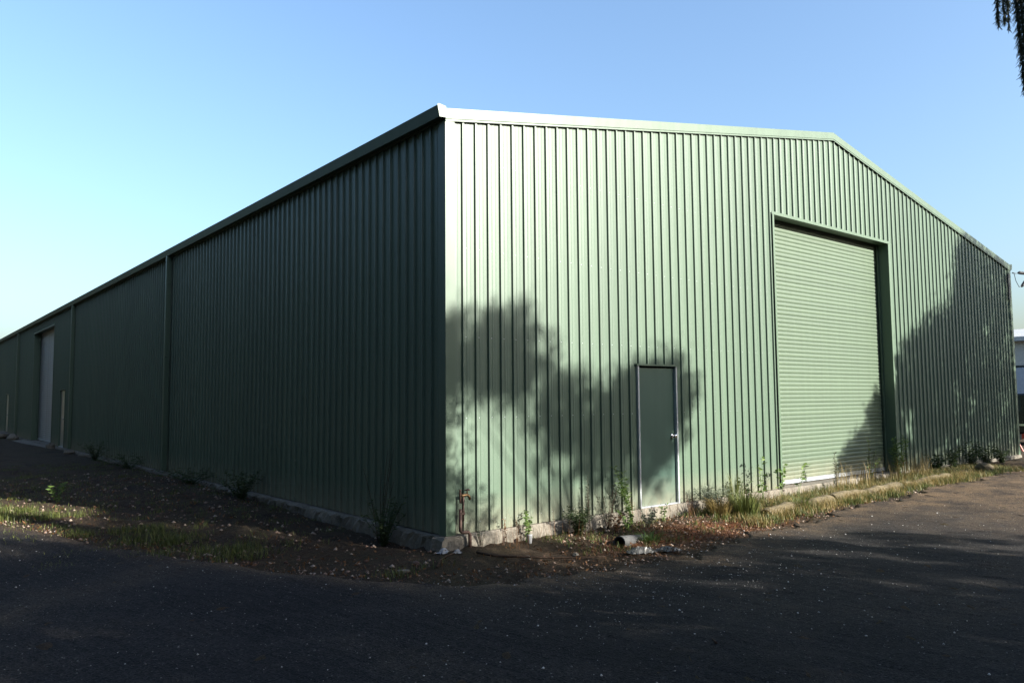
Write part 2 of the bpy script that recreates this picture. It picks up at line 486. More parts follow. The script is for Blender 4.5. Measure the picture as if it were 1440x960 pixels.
# gutter along the left eave: quad profile, with end cap
gprof = [(-0.036, 4.945), (-0.120, 4.935), (-0.135, 5.00), (-0.150, 5.065), (-0.143, 5.075), (-0.130, 5.06), (-0.115, 4.95), (-0.036, 4.957)]
gseg = [-0.04] + [7.6 * k for k in range(1, 6)] + [L]
for a, b in zip(gseg[:-1], gseg[1:]):
    fix_normals(MB().prism(gprof, 'y', a, b - 0.002).build('gutter', M_trim, shed))
fix_normals(MB().prism([(-0.03, 4.94), (-0.122, 4.93), (-0.153, 5.075), (-0.135, 5.088), (-0.03, 5.075)], 'y', -0.046, -0.0405).build('gutter_end_cap', M_trim, shed))
gpr = [(W - x, z) for (x, z) in gprof]
fix_normals(MB().prism(gpr, 'y', -0.04, L).build('gutter', M_trim, shed))
fix_normals(MB().prism([(W + 0.03, 4.94), (W + 0.122, 4.93), (W + 0.153, 5.075), (W + 0.135, 5.088), (W + 0.03, 5.075)], 'y', -0.046, -0.0405).build('gutter_end_cap', M_trim, shed))
# soffit strip behind the gutter
MB().box(-0.034, 0.02, 0.05, L - 0.05, HE - 0.002, HE + 0.06).build('eave_flashing', M_trim, shed)
# downpipes with brackets
for yy in (11.16, 22.46, 35.8):
    dp = MB().box(-0.135, -0.036, yy, yy + 0.10, 0.03, 4.94).build('downpipe', M_trim, shed)
    for zz in (0.6, 2.6, 4.3):
        MB().box(-0.1385, -0.033, yy - 0.02, yy + 0.12, zz, zz + 0.03).build('bracket', M_trim, dp)

# concrete slab edge, broken along the top and face
def slab_strip(name, p0, p1, out, zt, zb, n, thick, rough):
    """irregular concrete edge beam from p0 to p1; 'out' is the outward direction"""
    p0 = Vector(p0); p1 = Vector(p1); out = Vector(out)
    v = []; f = []
    for k in range(n + 1):
        p = p0.lerp(p1, k / n)
        r = lambda: rnd.uniform(-rough, rough)
        v += [p - out * 0.10 + Vector((0, 0, zt)), p + out * (thick - 0.02 + r() * 0.6) + Vector((0, 0, zt + r() * 0.25)),
              p + out * (thick + r()) + Vector((0, 0, zt - 0.03 + r() * 0.5)), p + out * (thick + 0.01 + r()) + Vector((0, 0, zt - 0.11 + r())),
              p + out * (thick + 0.02 + r()) + Vector((0, 0, zb))]
    for k in range(n):
        for j in range(4):
            a = 5 * k + j
            f.append((a, a + 1, a + 6, a + 5))
    f.append((0, 1, 2, 3, 4)); e = 5 * n
    f.append((e + 4, e + 3, e + 2, e + 1, e))
    o = mesh_obj(name, v, f, M_conc, shed); fix_normals(o)
    return o
slab_strip('slab_edge', (-0.05, 0, 0), (W + 0.05, 0, 0), (0, -1, 0), -0.004, -0.45, 420, 0.055, 0.006)
slab_strip('slab_edge', (0, -0.062, 0), (0, L, 0), (-1, 0, 0), -0.012, -0.45, 700, 0.10, 0.03)
MB().box(0.05, W - 0.05, 0.1, L - 0.1, -0.4, -0.006).build('floor_slab', M_conc, shed)

# ---- roller doors
M_zinc = simple('zinc_slat', (0.27, 0.27, 0.275), 0.38, 0.25, 3, 0.6)
def slat_mesh(width, name, mat):
    n = 9; h = 0.0765
    v = []; f = []
    prof = []
    for k in range(n):
        t = k / (n - 1)
        prof.append((-0.009 * math.sin(math.pi * t) ** 0.5 if 0 < t < 1 else 0.0, t * (h - 0.006)))
    prof.append((0.004, h - 0.003)); prof.append((0.004, h))
    for x in (0, width):
        for (d, z) in prof: v.append((x, d, z))
    m_ = len(prof)
    for k in range(m_ - 1): f.append((k, m_ + k, m_ + k + 1, k + 1))
    # closing ends so the curtain edge reads as slats
    for x0 in (0, m_):
        f.append(tuple(x0 + k for k in range(n)))
    me = bpy.data.meshes.new(name); me.from_pydata(v, [], f); me.materials.append(mat)
    me.update()
    return me

def mirror_to_side(root):
    """swap the along-wall and depth axes so a unit built for the gable sits in the side wall"""
    done = set()
    for o in [root] + list(root.children):
        o.location = (o.location.y, o.location.x, o.location.z)
        if o.data.name not in done:
            done.add(o.data.name); o.data.transform(LEFT); o.data.flip_normals()

def roller(s0, s1, ztop, place_m, label):
    """place_m: matrix mapping local (s along, d inward, z) to world"""
    depth = 0.235
    rd = MB().box(s0 + 0.04, s1 - 0.04, depth - 0.02, depth + 0.03, 0.015, 0.085).build('roller_door', M_galv, shed)
    rd['label'] = label
    me = slat_mesh(s1 - s0 - 0.10, 'slat', M_zinc if place_m is LEFT else M_roller)
    nz = int((ztop - 0.08) / 0.0765) + 2
    for k in range(nz):
        o = bpy.data.objects.new('slat', me); col.objects.link(o); o.parent = rd
        o.location = (s0 + 0.05, depth + rnd.uniform(-0.0015, 0.0015), 0.085 + k * 0.0765)
    bk = MB().box(s0 - 0.3, s1 + 0.3, depth + 0.25, depth + 0.28, 0.0, ztop + 0.5).build('curtain_backing', M_dark, rd)
    for (a, b) in ((s0, s0 + 0.055), (s1 - 0.055, s1)):
        g = MB().box(a + 0.002, b, depth - 0.058, depth - 0.040, 0.0, ztop)
        g.box(a + 0.002, b, depth + 0.035, depth + 0.05, 0.0, ztop)
        if a == s0: g.box(a + 0.002, a + 0.012, depth - 0.040, depth + 0.035, 0.0, ztop)
        else: g.box(b - 0.012, b, depth - 0.040, depth + 0.035, 0.0, ztop)
        g.build('guide', M_trim, rd)
    # jamb and head flashings lining the opening
    MB().box(s0 - 0.05, s0 + 0.001, -0.037, -0.031, 0.0, ztop + 0.035).build('jamb_flashing', M_trim, rd)
    MB().box(s0 - 0.004, s0 + 0.001, -0.031, depth - 0.06, 0.0, ztop).build('jamb_lining', M_trim, rd)
    MB().box(s1 - 0.001, s1 + 0.05, -0.037, -0.031, 0.0, ztop + 0.035).build('jamb_flashing', M_trim, rd)
    MB().box(s1 - 0.001, s1 + 0.004, -0.031, depth - 0.06, 0.0, ztop).build('jamb_lining', M_trim, rd)
    MB().box(s0 - 0.07, s1 + 0.07, -0.040, -0.034, ztop - 0.003, ztop + 0.05).build('head_flashing', M_trim, rd)
    MB().box(s0 - 0.02, s1 + 0.02, -0.034, depth - 0.06, ztop - 0.003, ztop + 0.004).build('head_lining', M_trim, rd)
    if place_m is LEFT: mirror_to_side(rd)
    return rd
ID = Matrix.Identity(4)
LEFT = Matrix(((0, 1, 0, 0), (1, 0, 0, 0), (0, 0, 1, 0), (0, 0, 0, 1)))   # s->Y, d->X
roller(ROLL_D[0], ROLL_D[1], ROLL_D[2], ID, 'tall green roller door in the sunlit gable end')
roller(L_ROLL[0], L_ROLL[1], L_ROLL[2], LEFT, 'tall roller door in the shaded side wall')

def pa_door(d, M, knob_right, label, mat, frame=M_galv):
    s0, s1, zt = d
    leaf = MB().box(s0 + 0.028, s1 - 0.028, 0.012, 0.05, 0.02, zt - 0.03).build('door', mat, shed)
    leaf['label'] = label
    MB().box(s0 - 0.003, s0 + 0.027, -0.034, 0.055, 0.0, zt - 0.002).build('jamb', frame, leaf)
    MB().box(s1 - 0.027, s1 + 0.003, -0.034, 0.055, 0.0, zt - 0.002).build('jamb', frame, leaf)
    MB().box(s0 - 0.03, s1 + 0.03, -0.046, 0.055, zt - 0.001, zt + 0.025).build('head_flashing', M_trim, leaf)
    MB().box(s0 + 0.028, s1 - 0.028, -0.03, 0.055, 0.0, 0.018).build('threshold', M_galv, leaf)
    kx = s1 - 0.085 if knob_right else s0 + 0.085
    kb = MB(); kb.tube([(kx, 0.011, 1.0), (kx, 0.004, 1.0), (kx, 0.003, 1.0)], [0.034, 0.034, 0.02], 16)
    kb.tube([(kx, 0.003, 1.0), (kx, -0.03, 1.0), (kx, -0.036, 1.0), (kx, -0.055, 1.0), (kx, -0.066, 1.0), (kx, -0.07, 1.0)], [0.011, 0.011, 0.024, 0.029, 0.024, 0.008], 16)
    kb.build('door_knob', M_chrome, leaf, True)
    if M is LEFT: mirror_to_side(leaf)
    return leaf
pa_door(DOOR, ID, True, 'plain dark green personnel door with pale metal jambs', M_door)
M_doorL = simple('side_door_leaf', (0.34, 0.33, 0.27), 0.3, 0.1, 4, 0.55)
pa_door(L_DOOR1, LEFT, False, 'personnel door next to the side roller door', M_doorL, M_trim)
pa_door(L_DOOR2, LEFT, False, 'personnel door at the far end of the side wall', M_doorL, M_trim)
# fastener heads, in rows, one joined part
fs = MB()
for zz in (0.12, 1.35, 2.32, 3.4, 4.5):
    k = 0
    while OFF + k * PITCH_R < W - 0.2:
        xx = OFF + k * PITCH_R + 0.065; k += 1
        if (DOOR[0] - 0.05 < xx < DOOR[1] + 0.05 and zz < 2.1) or (ROLL_D[0] - 0.06 < xx < ROLL_D[1] + 0.06): continue
        fs.tube([(xx, 0.0, zz), (xx, -0.006, zz)], [0.0065, 0.0045], 6)
tag(fs.build('fastener_heads', M_galv, shed), None, kind='stuff')

# ------------------------------------------------------------------ trees (out of frame; they shade wall and yard, some are added to block sky)
SX = sun_dir.x / -sun_dir.y          # sideways shift per metre towards the sun
SZ = sun_dir.z / -sun_dir.y          # rise per metre towards the sun

def leaves(P, length, width, droop=0.3, squash=None):
    """diamond leaf faces at points P (n,3)"""
    n = len(P)
    d = rng.standard_normal((n, 3)); d[:, 2] -= droop * 1.5
    d /= np.linalg.norm(d, axis=1)[:, None]
    h = rng.standard_normal((n, 3)); s_ = np.cross(d, h); s_ /= np.linalg.norm(s_, axis=1)[:, None]
    ln = (length * rng.uniform(0.6, 1.3, n))[:, None]; wd = (width * rng.uniform(0.6, 1.3, n))[:, None]
    V = np.stack([P, P + d * ln * 0.45 + s_ * wd * 0.5, P + d * ln, P + d * ln * 0.45 - s_ * wd * 0.5], 1).reshape(-1, 3)
    F = np.arange(4 * n).reshape(-1, 4)
    return V, F

def lobe_points(c, r, n):
    """clumped points in an ellipsoid, denser towards the shell"""
    k = max(6, n // 55)
    d = rng.standard_normal((k, 3)); d /= np.linalg.norm(d, axis=1)[:, None]
    cl = d * (rng.uniform(0.15, 1.0, k) ** 0.45)[:, None]
    cl = cl * np.array(r) + np.array(c)
    idx = rng.integers(0, k, n)
    rr = min(r) * 0.24
    return cl[idx] + rng.standard_normal((n, 3)) * rr * rng.uniform(0.5, 1.0, (n, 1))

def limb_path(a, b, sag):
    a = Vector(a); b = Vector(b); pts = []
    for k in range(6):
        t = k / 5
        p = a.lerp(b, t); p.z += sag * math.sin(math.pi * t)
        p += Vector((rnd.uniform(-.08, .08), rnd.uniform(-.08, .08), 0)) * (1 if 0 < k < 5 else 0)
        pts.append(p)
    return pts

def tree(name, base, height, lobes, label, group, leaf=(0.13, 0.055), dens=95, mat=None, trunk_r=0.16, lean=(0, 0), limb_r=0.07):
    bx, by = base; z0 = gzs(bx, by) - 0.15
    t = empty(name, (bx, by, z0 + 0.15))
    tag(t, label, 'tree', group)
    off = Vector((bx, by, z0 + 0.15))
    top = Vector((lean[0], lean[1], height * 0.8))
    pts = [Vector((0, 0, -0.15)).lerp(top, k / 7) + Vector((rnd.uniform(-.07, .07), rnd.uniform(-.07, .07), 0)) * (k > 0) for k in range(8)]
    MB().tube(pts, [trunk_r * (1.25 if k == 0 else 1 - 0.11 * k) for k in range(8)], 10).build('trunk', M_bark, t, True)
    PV = []
    for (c, r, dm) in lobes:
        c = Vector(c) - off
        zt = max(0.8, min(c.z * 0.62, height * 0.6))
        a = pts[0].lerp(top, zt / (height * 0.8))
        MB().tube(limb_path(a, c, 0.25), [limb_r * q_ for q_ in (1, 0.85, 0.7, 0.52, 0.38, 0.2)], 6).build('limb', M_bark, t, True)
        vol = 4.19 * r[0] * r[1] * r[2]
        PV.append(lobe_points(c, r, int(vol * dens * dm)))
    P = np.concatenate(PV)
    Vv, Ff = leaves(P, leaf[0], leaf[1])
    tri_obj('crown', Vv, Ff, mat or M_leaf, t)
    return t

def sh(s, h, dy):
    """point that many metres (along -Y) out from the gable plane whose sun ray meets the wall at (s, h)"""
    return (s + SX * dy, -dy, h + SZ * dy)

# wide tree whose shade falls left of and over the personnel door
dA = 13.0
A_l = []
for (s_, h_, r_, dm) in [(3.55, 0.75, 0.34, 1.5), (3.95, 0.7, 0.30, 1.4), (2.5, 0.55, 0.3, 1.2), (0.9, 1.85, 0.4, 1.5), (1.7, 1.15, 0.32, 1.4), (-0.15, 2.1, 0.42, 1.5), (0.2, 2.2, 0.40, 1.6), (0.8, 2.2, 0.45, 1.6), (0.45, 2.12, 0.50, 1.5), (3.6, 0.5, 0.3, 0.8), (3.1, 0.55, 0.35, 1.0), (2.4, 1.0, 0.4, 1.2), (1.15, 2.18, 0.52, 1.6), (1.5, 1.72, 0.42, 1.5), (0.10, 1.75, 0.30, 0.8), (1.75, 1.45, 0.40, 1.5),
                         (2.2, 1.35, 0.50, 1.7), (2.75, 1.30, 0.55, 1.7), (3.3, 1.55, 0.55, 1.7), (3.85, 1.55, 0.62, 1.8), (4.25, 1.75, 0.42, 1.4),
                         (3.4, 0.95, 0.45, 1.5), (2.7, 0.85, 0.40, 1.2), (4.1, 1.05, 0.36, 1.3), (2.1, 0.75, 0.28, 0.8), (1.55, 0.75, 0.22, 0.7), (1.35, 0.35, 0.20, 0.6), (2.9, 0.35, 0.22, 0.5), (3.9, 0.45, 0.25, 0.7)]:
    dy = dA + rnd.uniform(-0.9, 0.9)
    A_l.append((sh(s_, h_, dy), (r_, r_ * 1.5, r_), dm))
tree('shade_tree', (sh(2.3, 0, dA)[0], -dA), 8.4, A_l, 'tree whose leafy shadow falls around the personnel door', 'trees around the yard', (0.075, 0.045), 1900, limb_r=0.03)

# tree whose shade covers the right end of the gable
dB = 9.5
B_l = []
for (s_, h_, r_, dm) in [(10.7, 0.95, 0.4, 1.6), (10.2, 0.35, 0.45, 1.6), (10.9, 0.4, 0.45, 1.6), (9.6, 0.05, 0.35, 1.5), (15.3, 4.6, 0.6, 1.5), (13.3, 2.75, 0.6, 1.5), (12.2, 2.2, 0.6, 1.6), (11.6, 2.0, 0.5, 1.6), (14.9, 3.3, 0.6, 1.5), (11.2, 1.3, 0.5, 1.6), (15.6, 4.45, 0.95, 1.4), (16.9, 4.6, 0.9, 0.8), (17.9, 4.6, 0.8, 0.6), (15.2, 3.4, 0.9, 1.3), (16.6, 3.1, 1.0, 0.9), (17.8, 3.3, 0.8, 0.8),
                         (13.9, 2.75, 0.85, 1.5), (12.7, 2.25, 0.75, 1.5), (14.6, 1.9, 0.95, 1.3), (13.2, 1.35, 0.85, 1.5), (11.9, 1.45, 0.6, 1.5), (11.45, 0.8, 0.6, 1.5),
                         (16.2, 1.6, 0.9, 1.4), (17.6, 1.5, 0.85, 1.2), (10.5, 0.55, 0.55, 1.5), (9.9, 0.25, 0.4, 1.3), (12.5, 0.4, 0.7, 1.4), (14.0, 0.45, 0.7, 0.9), (15.5, 0.5, 0.7, 1.4), (17.0, 0.5, 0.7, 1.4), (18.2, 0.7, 0.6, 1.4)]:
    dy = dB + rnd.uniform(-0.8, 0.9)
    B_l.append((sh(s_, h_, dy), (r_, r_ * 1.3, r_), dm))
tree('shade_tree', (sh(14.8, 0, dB)[0], -dB), 9.4, B_l, 'big tree whose shadow covers the right end of the gable', 'trees around the yard', (0.12, 0.07), 800, trunk_r=0.2, limb_r=0.04)

# rows of trees and scrub behind the camera
def crown_lobes(x, y, zb, zt, rad, n, dm=1.0):
    out = []
    for k in range(n):
        a = 2 * math.pi * (k + rnd.random()) / n
        fz = rnd.random()
        rr = rad * (0.35 + 0.25 * rnd.random())
        q = (1 - 0.55 * abs(fz - 0.4))
        out.append(((x + math.cos(a) * rad * 0.6 * q, y + math.sin(a) * rad * 0.6 * q, zb + rr * 0.8 + (zt - zb - 1.6 * rr) * fz), (rr, rr, rr * 0.8), dm))
    return out
back = [(-9.5, -15.5, 0.4, 8.6, 2.8), (-5.8, -14.6, 0.5, 8.2, 2.6), (-2.0, -15.0, 0.3, 7.9, 2.6), (1.6, -14.2, 0.3, 7.3, 2.5), (4.9, -14.8, 0.4, 6.6, 2.3), (8.0, -14.2, 0.3, 6.0, 2.2),
        (11.0, -14.6, 0.3, 4.9, 2.1), (14.2, -14.2, 0.2, 4.5, 2.1), (17.2, -14.6, 0.2, 4.4, 2.1), (20.4, -14.2, 0.2, 4.6, 2.2), (23.8, -14.6, 0.3, 4.8, 2.3), (27.2, -14.2, 0.3, 5.2, 2.4)]
ORD = ['first', 'second', 'third', 'fourth', 'fifth', 'sixth', 'seventh', 'eighth', 'ninth', 'tenth', 'eleventh', 'twelfth', 'thirteenth', 'fourteenth', 'fifteenth']
for k, (x, y, zb, zt, rad) in enumerate(back):
    x += 1.4; y -= 3.3; zt += 1.4 if k > 2 else 4.0
    tree('shade_tree', (x, y), zt, crown_lobes(x, y, zb, zt, rad, 24), ORD[k] + ' bushy tree of the road row behind the viewpoint, counted from its left end', 'tree row behind the viewpoint', (0.22, 0.12), 110, M_darkleaf)
for k in range(15):  # unseen row added to keep sky light off the side wall
    x, y = -12.0 - 0.10 * k + rnd.uniform(-.8, .8), -12.0 + 4.6 * k + rnd.uniform(-.7, .7)
    zt = 12.5 + rnd.uniform(-1.5, 2.0)
    tree('shade_tree', (x, y), zt, crown_lobes(x, y, 0.3, zt, 3.1, 26), ORD[k] + ' leafy tree of the unseen row added to dim the side wall, counted from the road', 'unseen tree row added to dim the side wall', (0.30, 0.17), 30, M_darkleaf, limb_r=0.06)

for k, (x, y) in enumerate([(-13, 62), (-19, 68), (-9, 74), (-16, 82), (-25, 78), (-8, 90), (-14, 98), (-30, 92), (-7, 108), (-20, 110)]):  # wood added out of view so the side wall reflects less bright sky
    x += rnd.uniform(-.8, .8); zt = 14 + rnd.uniform(-1.5, 2.5)
    tree('shade_tree', (x, y), zt, crown_lobes(x, y, 0.3, zt, 4.0, 22), ORD[k] + ' tree of the unseen wood added to block sky reflections in the side wall', 'unseen wood added to block sky reflections', (0.45, 0.26), 9, M_darkleaf, limb_r=0.07)

for k in range(15):  # belt added out of view to block the warm low glow around the sun
    x = -26 + 6.2 * k + rnd.uniform(-1, 1); y = -31 + rnd.uniform(-1.5, 1.5); zt = 11.2 + rnd.uniform(-1.2, 0.5)
    tree('shade_tree', (x, y), zt, crown_lobes(x, y, 0.2, zt, 4.4, 24), ORD[k] + ' tall tree of the unseen belt added behind the viewpoint to block sky glow, counted from the left', 'unseen tree belt added to block sky glow', (0.45, 0.28), 9, M_darkleaf, limb_r=0.07)

# drooping tree whose hanging strands reach into the top right corner of the picture
ex, ey = 2.6, -9.4
E_l = crown_lobes(2.2, -9.3, 2.2, 6.7, 2.0, 22)
et = tree('drooping_tree', (ex, ey), 6.4, E_l, 'drooping tree with dark hanging strands at the top right corner', None, (0.22, 0.032), 420, M_needle, 0.17)
eo = Vector(et.location)
for (p1, rad) in (((1.05, -5.75, 5.15), 0.03), ((1.35, -5.95, 5.25), 0.03), ((1.62, -6.5, 5.3), 0.03)):
    MB().tube([Vector(q) - eo for q in limb_path((2.5, -9.2, 4.6), p1, 0.35)], [0.06, 0.05, 0.045, 0.035, 0.025, 0.012], 6).build('limb', M_bark, et, True)
def strand(p0, length, bend, dense, spread=0.05):
    """a hanging twig with needle leaves along it"""
    p0 = Vector(p0) - eo
    pts = [p0 + Vector((bend[0] * t * t, bend[1] * t * t, -length * t)) for t in [k / 7 for k in range(8)]]
    st = MB().tube(pts, [0.006, .005, .005, .004, .004, .003, .003, .002], 5).build('hanging_strand', M_twig, et)
    n = int(dense * length)
    t = rng.uniform(0.02, 1, n)
    P = np.stack([p0.x + bend[0] * t * t, p0.y + bend[1] * t * t, p0.z - length * t], -1)
    d = rng.standard_normal((n, 3)) * np.array([.55, .55, .3]) + np.array([0, 0, -1.1]); d /= np.linalg.norm(d, axis=1)[:, None]
    sd = np.cross(d, rng.standard_normal((n, 3))); sd /= np.linalg.norm(sd, axis=1)[:, None]
    ln = rng.uniform(0.5, 1.2, (n, 1)) * spread * 2.2 * (1.15 - 0.75 * t)[:, None]
    w_ = 0.004
    Vv = np.stack([P + sd * w_, P - sd * w_, P + d * ln - sd * w_ * .3, P + d * ln + sd * w_ * .3], 1).reshape(-1, 3)
    tri_obj('needles', Vv, np.arange(4 * n).reshape(-1, 4), M_needle, st)
for (p0, ln, bend, dn, sp) in [((0.985, -5.58, 5.0), 0.78, (0.015, -0.005), 700, 0.04), ((1.035, -5.61, 5.1), 0.86, (0.01, 0), 700, 0.035), ((1.07, -5.63, 5.1), 0.90, (-0.012, 0), 750, 0.035),
                               ((1.11, -5.66, 5.2), 1.18, (0.03, -0.01), 320, 0.03), ((1.115, -5.70, 5.2), 1.50, (0.06, 0.015), 800, 0.035), ((1.15, -5.66, 5.2), 1.45, (0.03, -0.01), 900, 0.05),
                               ((1.16, -5.72, 5.2), 0.95, (0.0, 0.0), 900, 0.06), ((1.20, -5.74, 5.2), 1.30, (0.0, 0.0), 900, 0.07), ((1.26, -5.80, 5.25), 1.5, (0.02, 0.0), 900, 0.07), ((1.34, -5.9, 5.25), 1.4, (0.0, 0.0), 900, 0.08), ((1.45, -6.1, 5.25), 1.6, (0.0, 0.0), 900, 0.08), ((1.6, -6.4, 5.3), 1.5, (0, 0), 900, 0.08)]:
    strand(p0, ln, bend, dn, sp)

# ------------------------------------------------------------------ standpipe with brass tap at the shed corner
tp = empty('garden_tap', (0.24, -0.11, gzs(0.24, -0.11)))
tag(tp, 'rusty standpipe with brass tap at the shed corner', 'tap')
to = tp.location
def rel(pts): return [Vector(p) - Vector(to) for p in pts]
zb = to.z
MB().tube(rel([(0.245, -0.115, zb - 0.1), (0.245, -0.115, 0.01), (0.23, -0.11, 0.03), (0.15, -0.085, 0.035), (0.135, -0.08, 0.05), (0.135, -0.08, 0.30)]), 0.021, 10).build('lagged_pipe', M_rust, tp, True)
MB().tube(rel([(0.175, -0.085, 0.16), (0.175, -0.085, 0.45)]), 0.011, 10).build('riser', M_rust, tp, True)
MB().box(*[q - (to.x if k < 2 else to.y if k < 4 else to.z) for k, q in enumerate((0.125, 0.19, -0.10, -0.068, 0.235, 0.26))]).build('clamp', M_rust, tp)
b_ = MB().tube(rel([(0.135, -0.085, 0.455), (0.165, -0.085, 0.455), (0.21, -0.09, 0.46), (0.235, -0.095, 0.455), (0.25, -0.10, 0.435), (0.258, -0.10, 0.40)]), [0.018, 0.020, 0.019, 0.017, 0.015, 0.016], 10)
b_.build('spout', M_brass, tp, True)
MB().tube(rel([(0.225, -0.093, 0.46), (0.225, -0.093, 0.51)]), [0.010, 0.007], 8).build('spindle', M_brass, tp, True)
MB().tube(rel([(0.19, -0.093, 0.513), (0.225, -0.093, 0.52), (0.26, -0.093, 0.513)]), [0.009, 0.011, 0.009], 8).build('tap_handle', M_rust, tp, True)
MB().tube(rel([(0.13, -0.085, 0.37), (0.13, -0.085, 0.51), (0.13, -0.085, 0.525)]), [0.012, 0.012, 0.018], 8).build('side_valve', M_rust, tp, True)

# ------------------------------------------------------------------ weeds
def plant(name, x, y, height, style, mat, label, group=None, lean=(0, 0), nst=5, spread=0.12, leaf=(0.05, 0.02), nleaf=60, cat='weed', z=None):
    zg = gzs(x, y) if z is None else z
    t = empty(name, (x, y, zg)); tag(t, label, cat, group)
    st = MB(); PP = []; DD = []
    for k in range(nst):
        a = rnd.uniform(0, 6.283); r_ = spread * rnd.uniform(0.3, 1.0)
        h = height * rnd.uniform(0.6, 1.0) if k else height
        tip = Vector((math.cos(a) * r_ + lean[0], math.sin(a) * r_ + lean[1], h))
        mid = Vector((math.cos(a) * r_ * 0.4 + lean[0] * 0.3, math.sin(a) * r_ * 0.4 + lean[1] * 0.3, h * 0.55))
        p0 = Vector((rnd.uniform(-.02, .02), rnd.uniform(-.02, .02), -0.04))
        pts = []
        for j in range(6):
            t_ = j / 5
            pts.append(p0.lerp(mid, t_).lerp(mid.lerp(tip, t_), t_))
        rr = 0.0035 + height * 0.002
        st.tube(pts, [rr * (1 - 0.13 * j) for j in range(6)], 5)
        t0 = {'bushy': 0.05, 'upright': 0.18, 'feather': 0.25, 'stalk': 0.45, 'leafy': 0.3}[style]
        for j in range(nleaf):
            t_ = rnd.uniform(t0, 1.0)
            PP.append(p0.lerp(mid, t_).lerp(mid.lerp(tip, t_), t_))
            an = rnd.uniform(0, 6.283)
            up = {'bushy': 0.5, 'upright': 0.9, 'feather': 0.7, 'stalk': 1.2, 'leafy': 0.35}[style]
            DD.append(Vector((math.cos(an), math.sin(an), up * rnd.uniform(0.3, 1.3))).normalized())
    st.build('stem', M_twig if style in ('stalk', 'upright') else mat, t, True)
    P = np.array(PP); D = np.array(DD); n = len(P)
    S = np.cross(D, rng.standard_normal((n, 3))); S /= np.linalg.norm(S, axis=1)[:, None]
    ln = leaf[0] * rng.uniform(0.5, 1.3, (n, 1)); wd = leaf[1] * rng.uniform(0.6, 1.2, (n, 1))
    dr = np.array([0, 0, -1.0]) * ln * 0.18
    Vv = np.stack([P, P + D * ln * 0.4 + S * wd * 0.5, P + D * ln + dr, P + D * ln * 0.4 - S * wd * 0.5], 1).reshape(-1, 3)
    tri_obj('leaves', Vv, np.arange(4 * n).reshape(-1, 4), mat, t)
    return t

G1 = 'weeds along the foot of the gable wall'
plant('weed', 1.10, -0.13, 0.38, 'leafy', M_weed, 'small leafy weed rising beside the pale plastic cup', G1, nst=6, spread=0.12, leaf=(0.045, 0.026), nleaf=22)
plant('weed', 0.80, -0.10, 0.30, 'leafy', M_dryleaf, 'tiny brownish weed on the slab edge near the tap', G1, nst=2, spread=0.05, leaf=(0.035, 0.02), nleaf=9)
plant('weed', 0.42, -0.09, 0.22, 'upright', M_weedgrey, 'low grey weed just right of the tap', G1, nst=5, spread=0.10, leaf=(0.03, 0.01), nleaf=16)
plant('bush', 1.86, -0.26, 0.34, 'bushy', M_shrub, 'dense dark green bush against the concrete slab edge', G1, nst=34, spread=0.24, leaf=(0.07, 0.013), nleaf=26, cat='bush')
plant('weed', 2.20, -0.12, 0.72, 'upright', M_weedgrey, 'tall grey wispy herb left of its twin by the door', G1, nst=4, spread=0.08, leaf=(0.05, 0.010), nleaf=40)
plant('weed', 2.55, -0.12, 0.62, 'upright', M_weedgrey, 'grey wispy herb with spreading stems by the door', G1, nst=8, spread=0.20, leaf=(0.05, 0.010), nleaf=30)
plant('weed', 3.02, -0.14, 0.80, 'feather', M_weed, 'feathery bright green plant leaning left beside the door jamb', G1, lean=(-0.30, -0.02), nst=7, spread=0.10, leaf=(0.08, 0.016), nleaf=48)
plant('weed', 2.30, -0.50, 0.26, 'leafy', M_dryleaf, 'reddish low weed behind the pipe end', G1, nst=6, spread=0.13, leaf=(0.05, 0.02), nleaf=18)
plant('weed', 2.62, -0.42, 0.30, 'leafy', M_weed, 'light green weed cluster left of the doorstep', G1, nst=8, spread=0.16, leaf=(0.05, 0.025), nleaf=20)
plant('weed', 2.95, -0.48, 0.26, 'leafy', M_weedgrey, 'pale weed cluster in front of the doorstep', G1, nst=9, spread=0.18, leaf=(0.045, 0.02), nleaf=20)
plant('weed', 3.60, -0.20, 0.24, 'leafy', M_weed, 'little green weed in front of the personnel door', G1, nst=4, spread=0.07, leaf=(0.04, 0.02), nleaf=16)
plant('weed', 4.60, -0.30, 0.42, 'bushy', M_weedgrey, 'dull olive clump right of the personnel door', G1, nst=40, spread=0.30, leaf=(0.09, 0.010), nleaf=20)
plant('weed', 5.55, -0.22, 0.46, 'leafy', M_shrub, 'dark leafy weed between door and roller door', G1, nst=4, spread=0.12, leaf=(0.06, 0.035), nleaf=14)
plant('weed', 6.05, -0.25, 0.74, 'leafy', M_weed, 'tall weed with broad leaves left of the roller door', G1, nst=3, spread=0.14, leaf=(0.085, 0.045), nleaf=14)
plant('weed', 6.55, -0.25, 0.60, 'leafy', M_weed, 'broad-leaved weed beside the left roller door jamb', G1, lean=(0.1, 0), nst=3, spread=0.12, leaf=(0.085, 0.045), nleaf=10)
plant('weed', 6.95, -0.30, 0.55, 'leafy', M_weed, 'broad-leaved weed leaning right over the roller door corner', G1, lean=(0.28, 0), nst=2, spread=0.06, leaf=(0.10, 0.05), nleaf=10)
plant('weed', 8.35, -0.25, 0.68, 'upright', M_weedgrey, 'thin grey-green stalk standing before the sunlit roller door', G1, nst=2, spread=0.05, leaf=(0.06, 0.018), nleaf=50)
plant('weed', 9.60, -0.25, 0.88, 'upright', M_weed, 'tall thin weed before the shaded edge of the roller door', G1, lean=(0.15, 0), nst=4, spread=0.16, leaf=(0.06, 0.016), nleaf=36)
plant('weed', 10.95, -0.22, 0.85, 'feather', M_weed, 'tall green plant at the right roller door jamb', G1, nst=8, spread=0.20, leaf=(0.10, 0.022), nleaf=40)
